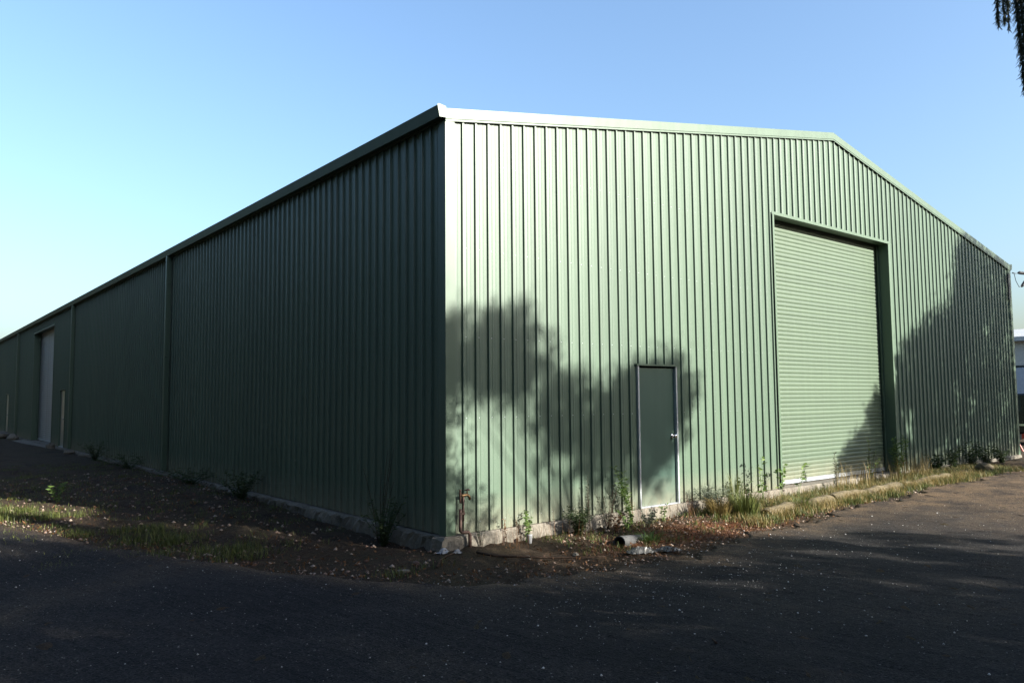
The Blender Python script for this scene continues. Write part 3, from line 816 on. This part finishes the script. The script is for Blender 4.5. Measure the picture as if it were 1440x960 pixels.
for (x, h, od) in ((12.4, .40, 'first'), (13.3, .55, 'second'), (14.4, .6, 'third'), (15.2, .45, 'fourth'), (16.2, .4, 'last')):
    plant('weed', x, -0.30, h, 'bushy', M_shrub, od + ' dark low weed from the roller door along the shaded gable end', 'weeds at the shaded right end', nst=14, spread=0.32, leaf=(0.09, 0.03), nleaf=24)

plant('shrub', -0.28, 0.95, 0.62, 'bushy', M_shrub, 'dark tangled shrub low against the side wall near the corner', None, nst=34, spread=0.40, leaf=(0.06, 0.018), nleaf=16, cat='shrub')
plant('weed', -0.25, 1.10, 1.25, 'stalk', M_weedgrey, 'tall thin stalks rising out of the shrub near the corner', None, nst=6, spread=0.36, leaf=(0.05, 0.016), nleaf=9)
plant('shrub', -0.35, 5.6, 0.5, 'bushy', M_shrub, 'low dark brown shrub on the side wall where the slab edge vanishes', None, nst=26, spread=0.5, leaf=(0.07, 0.02), nleaf=30, cat='shrub')
G2 = 'dark weeds along the side wall'
for (x, y, h, sp, st, lb) in ((-0.35, 8.3, 0.34, 0.75, 'bushy', 'dark low weed patch right of the first downpipe'), (-0.35, 13.2, 0.38, 0.9, 'bushy', 'dark low weed patch beyond the first downpipe'), (-0.35, 17.0, 0.55, 0.55, 'bushy', 'taller dark weed before the second downpipe')):
    plant('weed', x, y, h, st, M_shrub, lb, G2, nst=34, spread=sp, leaf=(0.09, 0.018), nleaf=14)
plant('weed', -2.85, 6.9, 0.34, 'feather', M_weed, 'sunlit green weed alone on the left verge', None, nst=7, spread=0.16, leaf=(0.08, 0.02), nleaf=20)

# ------------------------------------------------------------------ grass and ground litter (uncountable)
def blades(name, P, hmin, hmax, wd, mat, label, cat='grass', flop=1.0):
    n = len(P)
    a = rng.uniform(0, 6.283, n); h = rng.uniform(hmin, hmax, (n, 1))
    d = np.stack([np.cos(a), np.sin(a), np.zeros(n)], -1); s_ = np.stack([-np.sin(a), np.cos(a), np.zeros(n)], -1)
    fl = h * rng.uniform(0.1, 1.0, (n, 1)) * flop
    up = np.array([0, 0, 1.0])
    w_ = wd * rng.uniform(0.6, 1.3, (n, 1))
    p1 = P + up * h * 0.6 + d * fl * 0.35; p2 = P + up * h + d * fl
    Vv = np.stack([P - s_ * w_, P + s_ * w_, p1 + s_ * w_ * .7, p1 - s_ * w_ * .7, p2], 1).reshape(-1, 3)
    b = np.arange(n) * 5
    F = np.concatenate([np.stack([b, b + 1, b + 2], -1), np.stack([b, b + 2, b + 3], -1), np.stack([b + 3, b + 2, b + 4], -1)])
    o = tri_obj(name, Vv, F, mat)
    return tag(o, label, cat, kind='stuff')
def ground_pts(x, y, dz=-0.01):
    return np.stack([x, y, gz(x, y) + dz], -1)
def clumps(n, per, fx, sig):
    C_ = fx(n); i = np.repeat(np.arange(n), per)
    return C_[0][i] + rng.normal(0, sig, n * per), C_[1][i] + rng.normal(0, sig, n * per)
def keep(x, y, cond):
    k = cond(x, y); return x[k], y[k]
outside = lambda x, y: (x < -0.12) | (y < -0.08)
# left verge: a band between road edge and side wall
def fx_left(n):
    y = rng.uniform(-0.6, 9, n); x = np.interp(y, EY[::-1][10:], EX[::-1][10:]) if False else np.interp(-y, -EY[:11], EX[:11]) + np.abs(rng.normal(0.45, 0.35, n)); return x, y
x, y = clumps(330, 40, fx_left, 0.08); pm = np.sin(2.3 * y + 0.8) * np.sin(1.1 * y - 0.5 + x) + 0.35 * np.sin(5.1 * y); x, y = keep(x, y, lambda x, y: (x < -0.2) & (pm > 0.05))
blades('grass', ground_pts(x, y), 0.03, 0.13, 0.0035, M_grass, 'green grass along the left road verge')
def fx_left2(n):
    y = rng.uniform(2, 16, n) ; x = -rng.uniform(0.15, 3.5, n) * (1 + 0.03 * y); return x, y
x, y = clumps(330, 30, fx_left2, 0.10)
blades('grass', ground_pts(x, y), 0.02, 0.08, 0.004, M_grass, 'thin patchy grass on the dirt beside the side wall')
# strip between gable wall, kerb logs and road on the right
def fx_r(n):
    x = rng.uniform(4.3, 14.5, n); y = rng.uniform(-1.35, -0.12, n); return x, y
x, y = clumps(420, 42, fx_r, 0.07); x, y = keep(x, y, outside)
blades('grass', ground_pts(x, y), 0.03, 0.15, 0.004, M_grass, 'green grass strip before the roller door')
x, y = clumps(330, 42, fx_r, 0.07); x, y = keep(x, y, outside)
blades('dry_grass', ground_pts(x, y), 0.03, 0.16, 0.0035, M_drygrass, 'straw coloured grass strip before the roller door')
def fx_tall(n):
    x = rng.uniform(8.0, 12.2, n); y = rng.uniform(-0.6, -0.15, n); return x, y
x, y = clumps(34, 10, fx_tall, 0.06); x, y = keep(x, y, outside)
blades('dry_grass', ground_pts(x, y), 0.18, 0.58, 0.004, M_drygrass, 'tall seeding straw grass before the roller door jamb', flop=0.45)
def fx_m(n):
    x = rng.uniform(1.2, 4.4, n); y = rng.uniform(-1.3, -0.1, n); return x, y
x, y = clumps(46, 26, fx_m, 0.07); x, y = keep(x, y, outside)
blades('grass', ground_pts(x, y), 0.03, 0.10, 0.004, M_grass, 'sparse green shoots in front of the personnel door')
# single big tussocks
def tussock(x0, y0, h, n, rad, mat, label):
    a = rng.uniform(0, 6.283, n); r_ = rad * np.sqrt(rng.uniform(0, 1, n)) * 0.5
    P = np.stack([r_ * np.cos(a), r_ * np.sin(a), np.full(n, -0.02)], -1)
    d = np.stack([np.cos(a), np.sin(a), np.zeros(n)], -1); s_ = np.stack([-np.sin(a), np.cos(a), np.zeros(n)], -1)
    hh = h * rng.uniform(0.45, 1.0, (n, 1)); fl = rad * rng.uniform(0.1, 1.3, (n, 1)); up = np.array([0, 0, 1.0]); w_ = 0.0045
    p1 = P + up * hh * 0.65 + d * fl * 0.35; p2 = P + up * hh * rng.uniform(0.75, 1.0, (n, 1)) + d * fl
    Vv = np.stack([P - s_ * w_, P + s_ * w_, p1 + s_ * w_ * .7, p1 - s_ * w_ * .7, p2], 1).reshape(-1, 3)
    b = np.arange(n) * 5
    F = np.concatenate([np.stack([b, b + 1, b + 2], -1), np.stack([b, b + 2, b + 3], -1), np.stack([b + 3, b + 2, b + 4], -1)])
    o = tri_obj('grass_tussock', Vv, F, mat); o.location = (x0, y0, gzs(x0, y0)); tag(o, label, 'grass', 'grass tussocks near the kerb logs'); return o
tussock(4.75, -0.78, 0.50, 420, 0.30, M_grass, 'big green grass tussock left of the kerb log end')
tussock(5.05, -0.40, 0.70, 130, 0.20, M_grass, 'tall thin grass tussock against the wall ribs')
tussock(4.45, -0.55, 0.34, 300, 0.26, M_drygrass, 'dry brown tussock nearest the personnel door')
tussock(5.9, -1.0, 0.30, 260, 0.25, M_grass, 'low green tussock in front of the near kerb log')
tussock(2.35, -1.02, 0.16, 160, 0.22, M_weed, 'short bright green tuft beside the pipe')

# stones: gravel grit on the asphalt
def pebbles(name, P, smin, smax, mat, label, cat):
    n = len(P)
    base = np.array([(1, 0, 0), (-1, 0, 0), (0, 1, 0), (0, -1, 0), (0, 0, 0.7), (0, 0, -0.5)], float)
    sz = (smin + (smax - smin) * rng.random(n) ** 3)[:, None, None]
    Vv = base[None] * sz * rng.uniform(0.6, 1.2, (n, 6, 3))
    a = rng.uniform(0, 6.283, n); c_, s_ = np.cos(a)[:, None], np.sin(a)[:, None]
    vx = Vv[:, :, 0] * c_ - Vv[:, :, 1] * s_; vy = Vv[:, :, 0] * s_ + Vv[:, :, 1] * c_
    Vv = np.stack([vx, vy, Vv[:, :, 2]], -1) + P[:, None, :]
    f = np.array([(0, 2, 4), (2, 1, 4), (1, 3, 4), (3, 0, 4), (2, 0, 5), (1, 2, 5), (3, 1, 5), (0, 3, 5)])
    F = (np.arange(n)[:, None, None] * 6 + f[None]).reshape(-1, 3)
    o = tri_obj(name, Vv.reshape(-1, 3), F, mat); return tag(o, label, cat, kind='stuff')
def stone_mat(name, lo, hi):
    mt, nt, b = new_mat(name); geo = nt.nodes.new('ShaderNodeNewGeometry')
    nt.links.new(ramp(nt, geo.outputs['Random Per Island'], [(0, lo), (0.6, tuple((p + q_) / 2 for p, q_ in zip(lo, hi))), (1, hi)]), b.inputs['Base Color'])
    b.inputs['Roughness'].default_value = 0.85; return mt
M_grit = stone_mat('pale_grit', (0.07, 0.068, 0.065), (0.5, 0.48, 0.46))
M_grit2 = stone_mat('dark_grit', (0.03, 0.03, 0.032), (0.16, 0.15, 0.14))
M_brickbit = stone_mat('mixed_rubble', (0.07, 0.03, 0.018), (0.28, 0.22, 0.17))
n = 3000
x = rng.uniform(-5, 9, n); y = rng.uniform(-7, 5, n)
dens = np.sin(1.1 * x + 0.7) * np.sin(0.9 * y - 0.4) * 0.5 + 0.5
k = (y < road_edge(x) + 0.25) & (rng.random(n) < 0.25 + 0.75 * dens); x, y = x[k], y[k]
pebbles('grit', np.stack([x, y, gz(x, y) + 0.025], -1), 0.003, 0.014, M_grit, 'pale grit scattered over the asphalt', 'grit')
n = 900
x = rng.normal(1.2, 1.6, n); y = rng.normal(-2.6, 0.6, n); k = (y < road_edge(x) + 0.1); x, y = x[k], y[k]
pebbles('grit', np.stack([x, y, gz(x, y) + 0.025], -1), 0.003, 0.012, M_grit, 'dense pale grit in front of the dirt verge', 'grit')
n = 16000
x = rng.uniform(-5, 7, n); y = rng.uniform(-7, 4, n); k = (y < road_edge(x) + 0.2); x, y = x[k], y[k]
pebbles('dark_grit', np.stack([x, y, gz(x, y) + 0.022], -1), 0.003, 0.011, M_grit2, 'dark loose aggregate on the asphalt', 'grit')
n = 2600
x = rng.uniform(-4.5, 14, n); y = road_edge(x) + rng.normal(0.15, 0.35, n); k = outside(x, y); x, y = x[k], y[k]
pebbles('rubble_bits', ground_pts(x, y, 0.004), 0.005, 0.03, M_brickbit, 'small stones and brick bits along the verge', 'rubble')
n = 900
x = rng.uniform(1.2, 8.5, n); y = -np.abs(rng.normal(0.25, 0.35, n)) - 0.08
pebbles('rubble_bits', ground_pts(x, y, 0.004), 0.006, 0.035, M_brickbit, 'broken stones at the foot of the gable slab', 'rubble')
n = 2400
y = rng.uniform(-0.5, 12, n); x = -rng.uniform(0.15, 3.6, n) * (1 + 0.03 * y); k = y > road_edge(x); x, y = x[k], y[k]
pebbles('rubble_bits', ground_pts(x, y, 0.004), 0.005, 0.04, M_brickbit, 'stones and clods on the dirt beside the side wall', 'rubble')
n = 1700
y = rng.uniform(-0.6, 11, n); x = -rng.uniform(0.15, 3.4, n) * (1 + 0.03 * y); k = y > road_edge(x) - 0.1; P = ground_pts(x[k], y[k], 0.012)
Vv, Ff = leaves(P, 0.06, 0.016, -0.1)
tag(tri_obj('leaf_litter', Vv, Ff, M_dryleaf), 'dead leaves and straw on the dirt beside the side wall', 'leaf litter', kind='stuff')
# fallen leaves
n = 3200
x = np.concatenate([rng.normal(3.0, 1.1, n // 2), rng.uniform(-3.5, 8, n // 2)]); y = np.concatenate([rng.normal(-1.0, 0.35, n // 2), road_edge(x[n // 2:]) + np.abs(rng.normal(0.4, 0.4, n // 2))])
k = outside(x, y); P = ground_pts(x[k], y[k], 0.012)
Vv, Ff = leaves(P, 0.05, 0.018, -0.1); 
tag(tri_obj('leaf_litter', Vv, Ff, M_dryleaf), 'reddish dead leaves on the dirt verge', 'leaf litter', kind='stuff')

# ------------------------------------------------------------------ kerb logs, rocks, pipe and bits of litter
def log(p0, p1, r_, label):
    p0 = Vector((p0[0], p0[1], gzs(*p0) + r_ * 0.12)); p1 = Vector((p1[0], p1[1], gzs(*p1) + r_ * 0.12))
    n = 26; d = p1 - p0; mb = MB(); pts = []; rr = []
    for k in range(n + 1):
        t = k / n
        pts.append(Vector((d.x * t, d.y * t + 0.03 * math.sin(5 * t + p0.x), d.z * t + rnd.uniform(-.006, .006))))
        rr.append(r_ * (0.9 + 0.10 * math.sin(9 * t + p0.x) + 0.05 * math.sin(23 * t) + rnd.uniform(-0.07, 0.07)) * (0.9 if k in (0, n) else 1))
    mb.tube(pts, rr, 14)
    o = mb.build('kerb_log', M_conc2, None, False); o.location = p0
    return tag(o, label, 'kerb', 'pale rounded kerbs before the roller door')
log((5.02, -0.92), (6.9, -0.90), 0.125, 'near rounded kerb with its dark end by the grass tussock')
log((7.02, -0.90), (9.3, -0.94), 0.125, 'middle one of the three pale rounded kerbs')
log((9.48, -0.95), (11.6, -0.90), 0.115, 'far pale rounded kerb running past the roller door')
def fx_k(n):
    x = rng.uniform(4.9, 12.5, n); y = rng.normal(-1.06, 0.05, n); return x, y
x, y = clumps(120, 30, fx_k, 0.06)
blades('dry_grass', ground_pts(x, y), 0.06, 0.19, 0.0035, M_drygrass, 'yellow grass growing over the face of the kerbs')
def fx_d(n):
    x = rng.uniform(0.6, 7.2, n); y = -np.abs(rng.normal(0.2, 0.12, n)) - 0.08; return x, y
x, y = clumps(46, 7, fx_d, 0.05); x, y = keep(x, y, outside)
blades('dead_stems', ground_pts(x, y), 0.12, 0.5, 0.002, M_dryleaf, 'thin dead stems along the foot of the gable', flop=0.7)

def rock(x, y, size, label, mat, group=None, flat=0.6, name='rock', cat='rock'):
    import bmesh
    bm = bmesh.new(); bmesh.ops.create_icosphere(bm, subdivisions=2, radius=1)
    sx, sy, sz = rnd.uniform(.8, 1.2), rnd.uniform(.6, 1.0), flat
    ph = [rnd.uniform(0, 6) for _ in range(6)]
    for v in bm.verts:
        c = v.co; f = 1 + 0.18 * math.sin(2.3 * c.x + ph[0]) + 0.15 * math.sin(3.1 * c.y + ph[1]) + 0.12 * math.sin(3.7 * c.z + ph[2]) + rnd.uniform(-.07, .07)
        v.co = Vector((c.x * sx, c.y * sy, c.z * sz)) * size * f
    me = bpy.data.meshes.new(name); bm.to_mesh(me); bm.free(); me.materials.append(mat)
    o = bpy.data.objects.new(name, me); col.objects.link(o); o.location = (x, y, gzs(x, y) + size * flat * 0.45); o.rotation_euler = (0, 0, rnd.uniform(0, 6))
    return tag(o, label, cat, group)
GR = 'loose rocks around the shed'
rock(13.2, -0.98, 0.22, 'pale rock at the far end of the kerb line', M_conc2, GR)
rock(12.2, -0.98, 0.15, 'small pale rock just past the far kerb', M_conc2, GR)
rock(-0.90, -0.52, 0.075, 'pale flat stone on the road edge left of the corner', M_conc, GR, 0.45)
rock(-0.62, -0.30, 0.045, 'reddish stone between the corner and the pale stone', M_rust, GR, 0.5)
rock(0.55, -0.80, 0.05, 'stone lying beside the dry stick', M_conc, GR, 0.5)
rock(1.05, -1.05, 0.04, 'small stone between the stick and the pipe', M_conc, GR, 0.6)
for (x, y, s_, lb) in ((-0.35, 24.3, .22, 'rubble lump nearest the side personnel door'), (-0.4, 20.5, .16, 'rubble lump beyond the second dark weed'), (-0.5, 33.0, .3, 'rubble lump beyond the side roller door'), (-0.6, 35.0, .34, 'rubble lump under the far downpipe'), (-0.5, 37.4, .36, 'rubble lump short of the farthest door'), (-0.6, 39.2, .38, 'rubble lump at the farthest door'), (-0.35, 18.6, .13, 'small rubble lump at the weed before the second downpipe')):
    rock(x, y, s_, lb, M_conc, GR)
rp = MB().prism([(-0.13, -0.30), (-0.13, -0.02), (-1.0, -0.03), (-3.4, -0.12), (-3.5, -0.30)], 'y', 24.9, 32.6).build('concrete_ramp', M_conc)
fix_normals(rp); tag(rp, 'low concrete ramp in front of the side roller door', 'ramp')

# drain pipe stub with an open end
def pipe_stub(p0, p1, ro, ri, mat, label):
    p0 = Vector(p0); p1 = Vector(p1); t = (p1 - p0).normalized(); a = t.cross(Vector((0, 0, 1))).normalized(); c = t.cross(a); n = 20
    v = []; f = []
    L_ = (p1 - p0).length
    for (d, r_) in ((0, ri), (0, ro), (L_, ro), (L_, ri)):
        for k in range(n):
            an = 2 * math.pi * k / n; v.append(t * d + (a * math.cos(an) + c * math.sin(an)) * r_)
    for j in range(4):
        j2 = (j + 1) % 4
        for k in range(n):
            k2 = (k + 1) % n; f.append((j * n + k, j * n + k2, j2 * n + k2, j2 * n + k))
    o = mesh_obj('drain_pipe', v, f, mat, None, False); fix_normals(o); o.location = p0
    return tag(o, label, 'pipe')
M_pipe = simple('grey_pipe', (0.035, 0.035, 0.034), 0.8, 0.4, 12)
zg = gzs(1.85, -1.0)
pipe_stub((1.80, -1.02, zg + 0.045), (2.5, -0.80, zg - 0.04), 0.08, 0.066, M_pipe, 'grey drain pipe with dark open end poking from the dirt')
# crumpled plastic sheet on the road edge
def crumple(x0, y0, lx, ly, h, mat, name, label, cat, rot=0):
    nx, ny_ = 16, 10; v = []; f = []
    for i in range(nx + 1):
        for j in range(ny_ + 1):
            u_, w_ = i / nx, j / ny_
            edge = min(u_, 1 - u_, w_, 1 - w_) * 4
            z_ = h * min(1, edge) * (0.4 + 0.6 * abs(math.sin(7 * u_ + 3 * w_) * math.cos(5 * w_ + 2 * u_))) + rnd.uniform(0, h * 0.25)
            v.append(((u_ - .5) * lx + rnd.uniform(-.012, .012), (w_ - .5) * ly * (0.7 + 0.3 * math.sin(5 * u_)) + rnd.uniform(-.012, .012), z_))
    for i in range(nx):
        for j in range(ny_):
            a = i * (ny_ + 1) + j; f.append((a, a + ny_ + 1, a + ny_ + 2, a + 1))
    o = mesh_obj(name, v, f, mat); o.location = (x0, y0, gzs(x0, y0) + 0.02); o.rotation_euler = (0, 0, rot)
    return tag(o, label, cat)
M_plastic = simple('grey_plastic_sheet', (0.075, 0.072, 0.064), 0.4, 0.3, 6)
crumple(1.68, -1.48, 0.34, 0.2, 0.07, M_plastic, 'plastic_sheet', 'crumpled grey plastic by the road edge below the pipe', 'litter', -0.5)
crumple(1.98, -1.62, 0.30, 0.13, 0.05, M_plastic, 'plastic_sheet', 'flattened strip of grey plastic right of the crumpled one', 'litter', -0.7)
M_white = simple('white_litter', (0.22, 0.225, 0.23), 0.5, 0.15, 10)
crumple(-0.14, -0.14, 0.16, 0.10, 0.05, M_white, 'torn_paper', 'white torn wrapping at the slab corner', 'litter', 0.3)
crumple(-0.02, -0.24, 0.12, 0.09, 0.04, M_white, 'torn_paper', 'smaller white scrap under the tap pipe', 'litter', 1.1)
# cup
cp = MB(); cp.tube([(0, 0, 0), (0, 0, 0.002), (0, 0, 0.10), (0, 0, 0.105)], [0.026, 0.028, 0.037, 0.039], 14); co_ = cp.build('plastic_cup', M_white, None, True)
co_.location = (1.05, -0.24, gzs(1.05, -0.24)); tag(co_, 'pale plastic cup on the dirt before the slab edge', 'cup')
# sticks
def stick(pts, r_, label):
    p = [Vector((x, y, gzs(x, y) + 0.03)) for (x, y) in pts]
    o = MB().tube([q_ - p[0] for q_ in p], [r_ * (1 - 0.6 * k / (len(p) - 1)) for k in range(len(p))], 6).build('fallen_stick', M_twig, None, True); o.location = p[0]
    return tag(o, label, 'stick')
stick([(0.15, -0.38), (0.22, -0.62), (0.45, -0.80), (0.7, -1.05), (0.95, -1.28), (1.15, -1.42)], 0.016, 'long dry bent stick on the dirt below the slab')
stick([(-0.55, -0.62), (-0.38, -0.42), (-0.2, -0.30), (0.0, -0.24)], 0.013, 'short dry stick left of the tap')
stick([(-0.45, -4.05), (-0.40, -3.98)], 0.010, 'tiny twig stub alone on the asphalt')

# ------------------------------------------------------------------ right-hand background: vehicles, neighbour building, service cable
M_vanw = simple('van_white_paint', (0.34, 0.36, 0.40), 0.35, 0.05, 3)
M_suv = simple('black_car_paint', (0.012, 0.013, 0.015), 0.2, 0.1, 3)
M_glass = simple('dark_window_glass', (0.02, 0.025, 0.03), 0.08, 0.1, 2)
M_wall = simple('cream_render', (0.40, 0.38, 0.33), 0.8, 0.06, 2)
M_roofw = simple('pale_roof', (0.34,0.34,0.33), 0.5, 0.08, 2)
M_redp = simple('red_paint', (0.45, 0.05, 0.03), 0.5, 0.2, 6)
M_lampr = simple('tail_lamp', (0.4, 0.02, 0.02), 0.2, 0.1, 5)

def wheel(parent, x, y, z, r_, wd=0.2):
    t_ = MB().tube([(x - wd / 2, y, z), (x - wd / 2 + .02, y, z), (x + wd / 2 - .02, y, z), (x + wd / 2, y, z)], [r_ * .93, r_, r_, r_ * .93], 24).build('wheel', M_black, parent, False)
    MB().tube([(x - wd / 2 - 0.012, y, z), (x - wd / 2 - .002, y, z)], [r_ * .45, r_ * .6], 16).build('rim', M_chrome, t_)
    return t_
# vehicle local frame: length along Y, side facing -X towards the yard
def vehicle(name, loc, prof_body, prof_glass, wdt, wheels, wr, mat, label, cat):
    t = empty(name, loc); tag(t, label, cat)
    bd = MB().prism(prof_body, 'x', -wdt / 2, wdt / 2).build('body', mat, t); fix_normals(bd)
    md = bd.modifiers.new('bevel', 'BEVEL'); md.width = 0.06; md.segments = 3; md.limit_method = 'ANGLE'
    for gpoly in prof_glass:
        for sx_ in (-wdt / 2 - 0.004, wdt / 2 - 0.004):
            fix_normals(MB().prism(gpoly, 'x', sx_, sx_ + 0.008).build('side_window', M_glass, t))
    for (yy) in wheels:
        wheel(t, -wdt / 2 + 0.09, yy, wr, wr); wheel(t, wdt / 2 - 0.09, yy, wr, wr)
    return t
suv = vehicle('parked_car', (25.4, 2.2, gzs(25.4, 2.2)), [(-2.2, 0.35), (2.25, 0.35), (2.3, 0.7), (2.2, 0.98), (1.1, 1.08), (0.55, 1.68), (-1.5, 1.74), (-2.1, 1.2), (-2.25, 0.75)],
              [[(0.95, 1.10), (0.5, 1.58), (-0.35, 1.62), (-0.35, 1.10)], [(-0.45, 1.10), (-0.45, 1.62), (-1.4, 1.64), (-1.85, 1.14)]], 1.8, (1.35, -1.3), 0.36, M_suv, 'black car parked beyond the right end of the shed', 'car')
MB().box(-0.93, -0.90, -2.1, 2.1, 0.62, 0.68).build('side_trim', M_chrome, suv)
for yy in (-1.95, 2.12): MB().box(-0.80, -0.5, yy, yy + .16, 0.78, 0.92).build('lamp', M_lampr if yy < 0 else M_chrome, suv)
van = vehicle('parked_truck', (34.6, 3.6, gzs(34.6, 3.6)), [(-3.2, 0.45), (3.3, 0.45), (3.35, 1.2), (2.7, 1.45), (2.2, 2.3), (2.1, 2.85), (-3.2, 2.88)],
              [[(2.55, 1.45), (2.1, 2.2), (1.4, 2.2), (1.4, 1.45)]], 2.2, (2.3, -2.0), 0.42, M_vanw, 'pale grey box van behind the black car', 'van')
MB().box(-1.13, 1.13, -3.25, 2.15, 2.86, 2.93).build('roof_rail', M_dark, van)
MB().box(-1.108, -1.1, -3.1, 1.2, 0.5, 0.95).build('skirt', M_dark, van)
# red and white barrier leaning by the shed corner
bar = empty('road_barrier', (21.0, 0.55, gzs(21.0, 0.55))); tag(bar, 'red and white barrier board leaning near the shed far corner', 'barrier')
for k in range(5):
    a = Vector((0, 0.55 - 0.34 * k, 0.22 + 0.14 * k)); b = Vector((0, 0.55 - 0.34 * (k + 1), 0.22 + 0.14 * (k + 1)))
    v = [a + Vector((-.015, 0, 0)), b + Vector((-.015, 0, 0)), b + Vector((-.015, 0, .15)), a + Vector((-.015, 0, .15)), a + Vector((.015, 0, 0)), b + Vector((.015, 0, 0)), b + Vector((.015, 0, .15)), a + Vector((.015, 0, .15))]
    fix_normals(mesh_obj('board_stripe', v, [(0, 1, 2, 3), (7, 6, 5, 4), (0, 4, 5, 1), (3, 2, 6, 7), (0, 3, 7, 4), (1, 5, 6, 2)], M_white if k % 2 == 0 else M_redp, bar))
for (yy, hh) in ((0.35, 0.33), (-0.9, 0.85)):
    MB().tube([(0.04, yy - 0.15, -0.02), (0.03, yy, hh)], 0.022, 8).build('leg', M_redp, bar); MB().tube([(0.04, yy + 0.15, -0.02), (0.03, yy, hh)], 0.022, 8).build('leg', M_redp, bar)
# neighbour building
nb = empty('neighbour_building', (52, 4, gzs(52, 4))); tag(nb, 'cream low building behind the parked vehicles at far right', 'building')
MB().box(-6, 6, -14, 10, -0.3, 4.75).build('wall', M_wall, nb)
fix_normals(MB().prism([(-6.5, 4.752), (6.5, 4.752), (6.5, 5.0), (0, 5.9), (-6.5, 5.0)], 'y', -14.5, 10.5).build('roof', M_roofw, nb))
for k, yy in enumerate((-12, -8, -4, 0.6)):
    wn = MB().box(-6.06, -6.0, yy, yy + 1.5, 3.3, 4.1).build('window', M_roofw, nb)
    MB().box(-6.075, -6.062, yy + .08, yy + .71, 3.38, 4.02).build('pane', M_glass, wn); MB().box(-6.075, -6.062, yy + .79, yy + 1.42, 3.38, 4.02).build('pane', M_glass, wn)
for yy in (-6.5, 2.6, 5.2):
    dr_ = MB().box(-6.05, -6.0, yy, yy + 1.7, 0.0, 2.7).build('door', M_glass, nb)
# service cable, anchor and pole
pole = empty('utility_pole', (44.0, -7.0, gzs(44, -7))); tag(pole, 'timber power pole off to the right carrying the service cable', 'pole')
MB().tube([(0, 0, -0.2), (0, 0, 8.5)], [0.17, 0.11], 12).build('post', M_bark, pole, True)
MB().box(-0.05, 0.05, -1.0, 1.0, 7.4, 7.52).build('crossarm', M_bark, pole)
for yy in (-0.85, 0.85): MB().tube([(0, yy, 7.52), (0, yy, 7.66)], [0.05, 0.035], 8).build('insulator', M_chrome, pole)
cb = empty('service_cable', (W + 0.12, -0.06, 4.86)); tag(cb, 'black overhead service cable tied to the shed far corner', 'cable')
end = Vector((44, -7, 7.2)) - cb.location
pts = []
for k in range(13):
    t = k / 12; p = Vector((0.35, -0.08, 0.02)).lerp(end, t); p.z -= 4 * 0.55 * t * (1 - t); pts.append(p)
MB().tube(pts, 0.012, 6).build('wire', M_black, cb, True)
MB().tube([(0, 0, 0), (0.12, -0.03, -0.02), (0.35, -0.08, 0.02)], 0.009, 6).build('anchor_hook', M_black, cb, True)
MB().tube([(0.22, -0.05, 0.0), (0.30, -0.07, 0.015), (0.50, -0.115, 0.01), (0.58, -0.13, 0.02)], [0.015, 0.045, 0.04, 0.014], 8).build('strain_clamp', M_black, cb, True)
MB().tube([(-0.05, 0, -0.02), (0.05, -0.02, -0.03), (0.12, -0.03, -0.22), (0.25, -0.06, -0.38), (0.42, -0.09, -0.32), (0.55, -0.12, -0.16), (0.62, -0.14, 0.0)], 0.008, 6).build('drop_lead', M_black, cb, True)
MB().tube([(0.36, -0.08, -0.37), (0.40, -0.09, -0.33), (0.52, -0.115, -0.22), (0.56, -0.12, -0.17)], [0.015, 0.04, 0.04, 0.015], 8).build('connector', M_black, cb, True)
MB().box(-0.40, -0.28, -0.02, 0.02, -0.75, -0.08).build('meter_conduit', M_dark, cb)
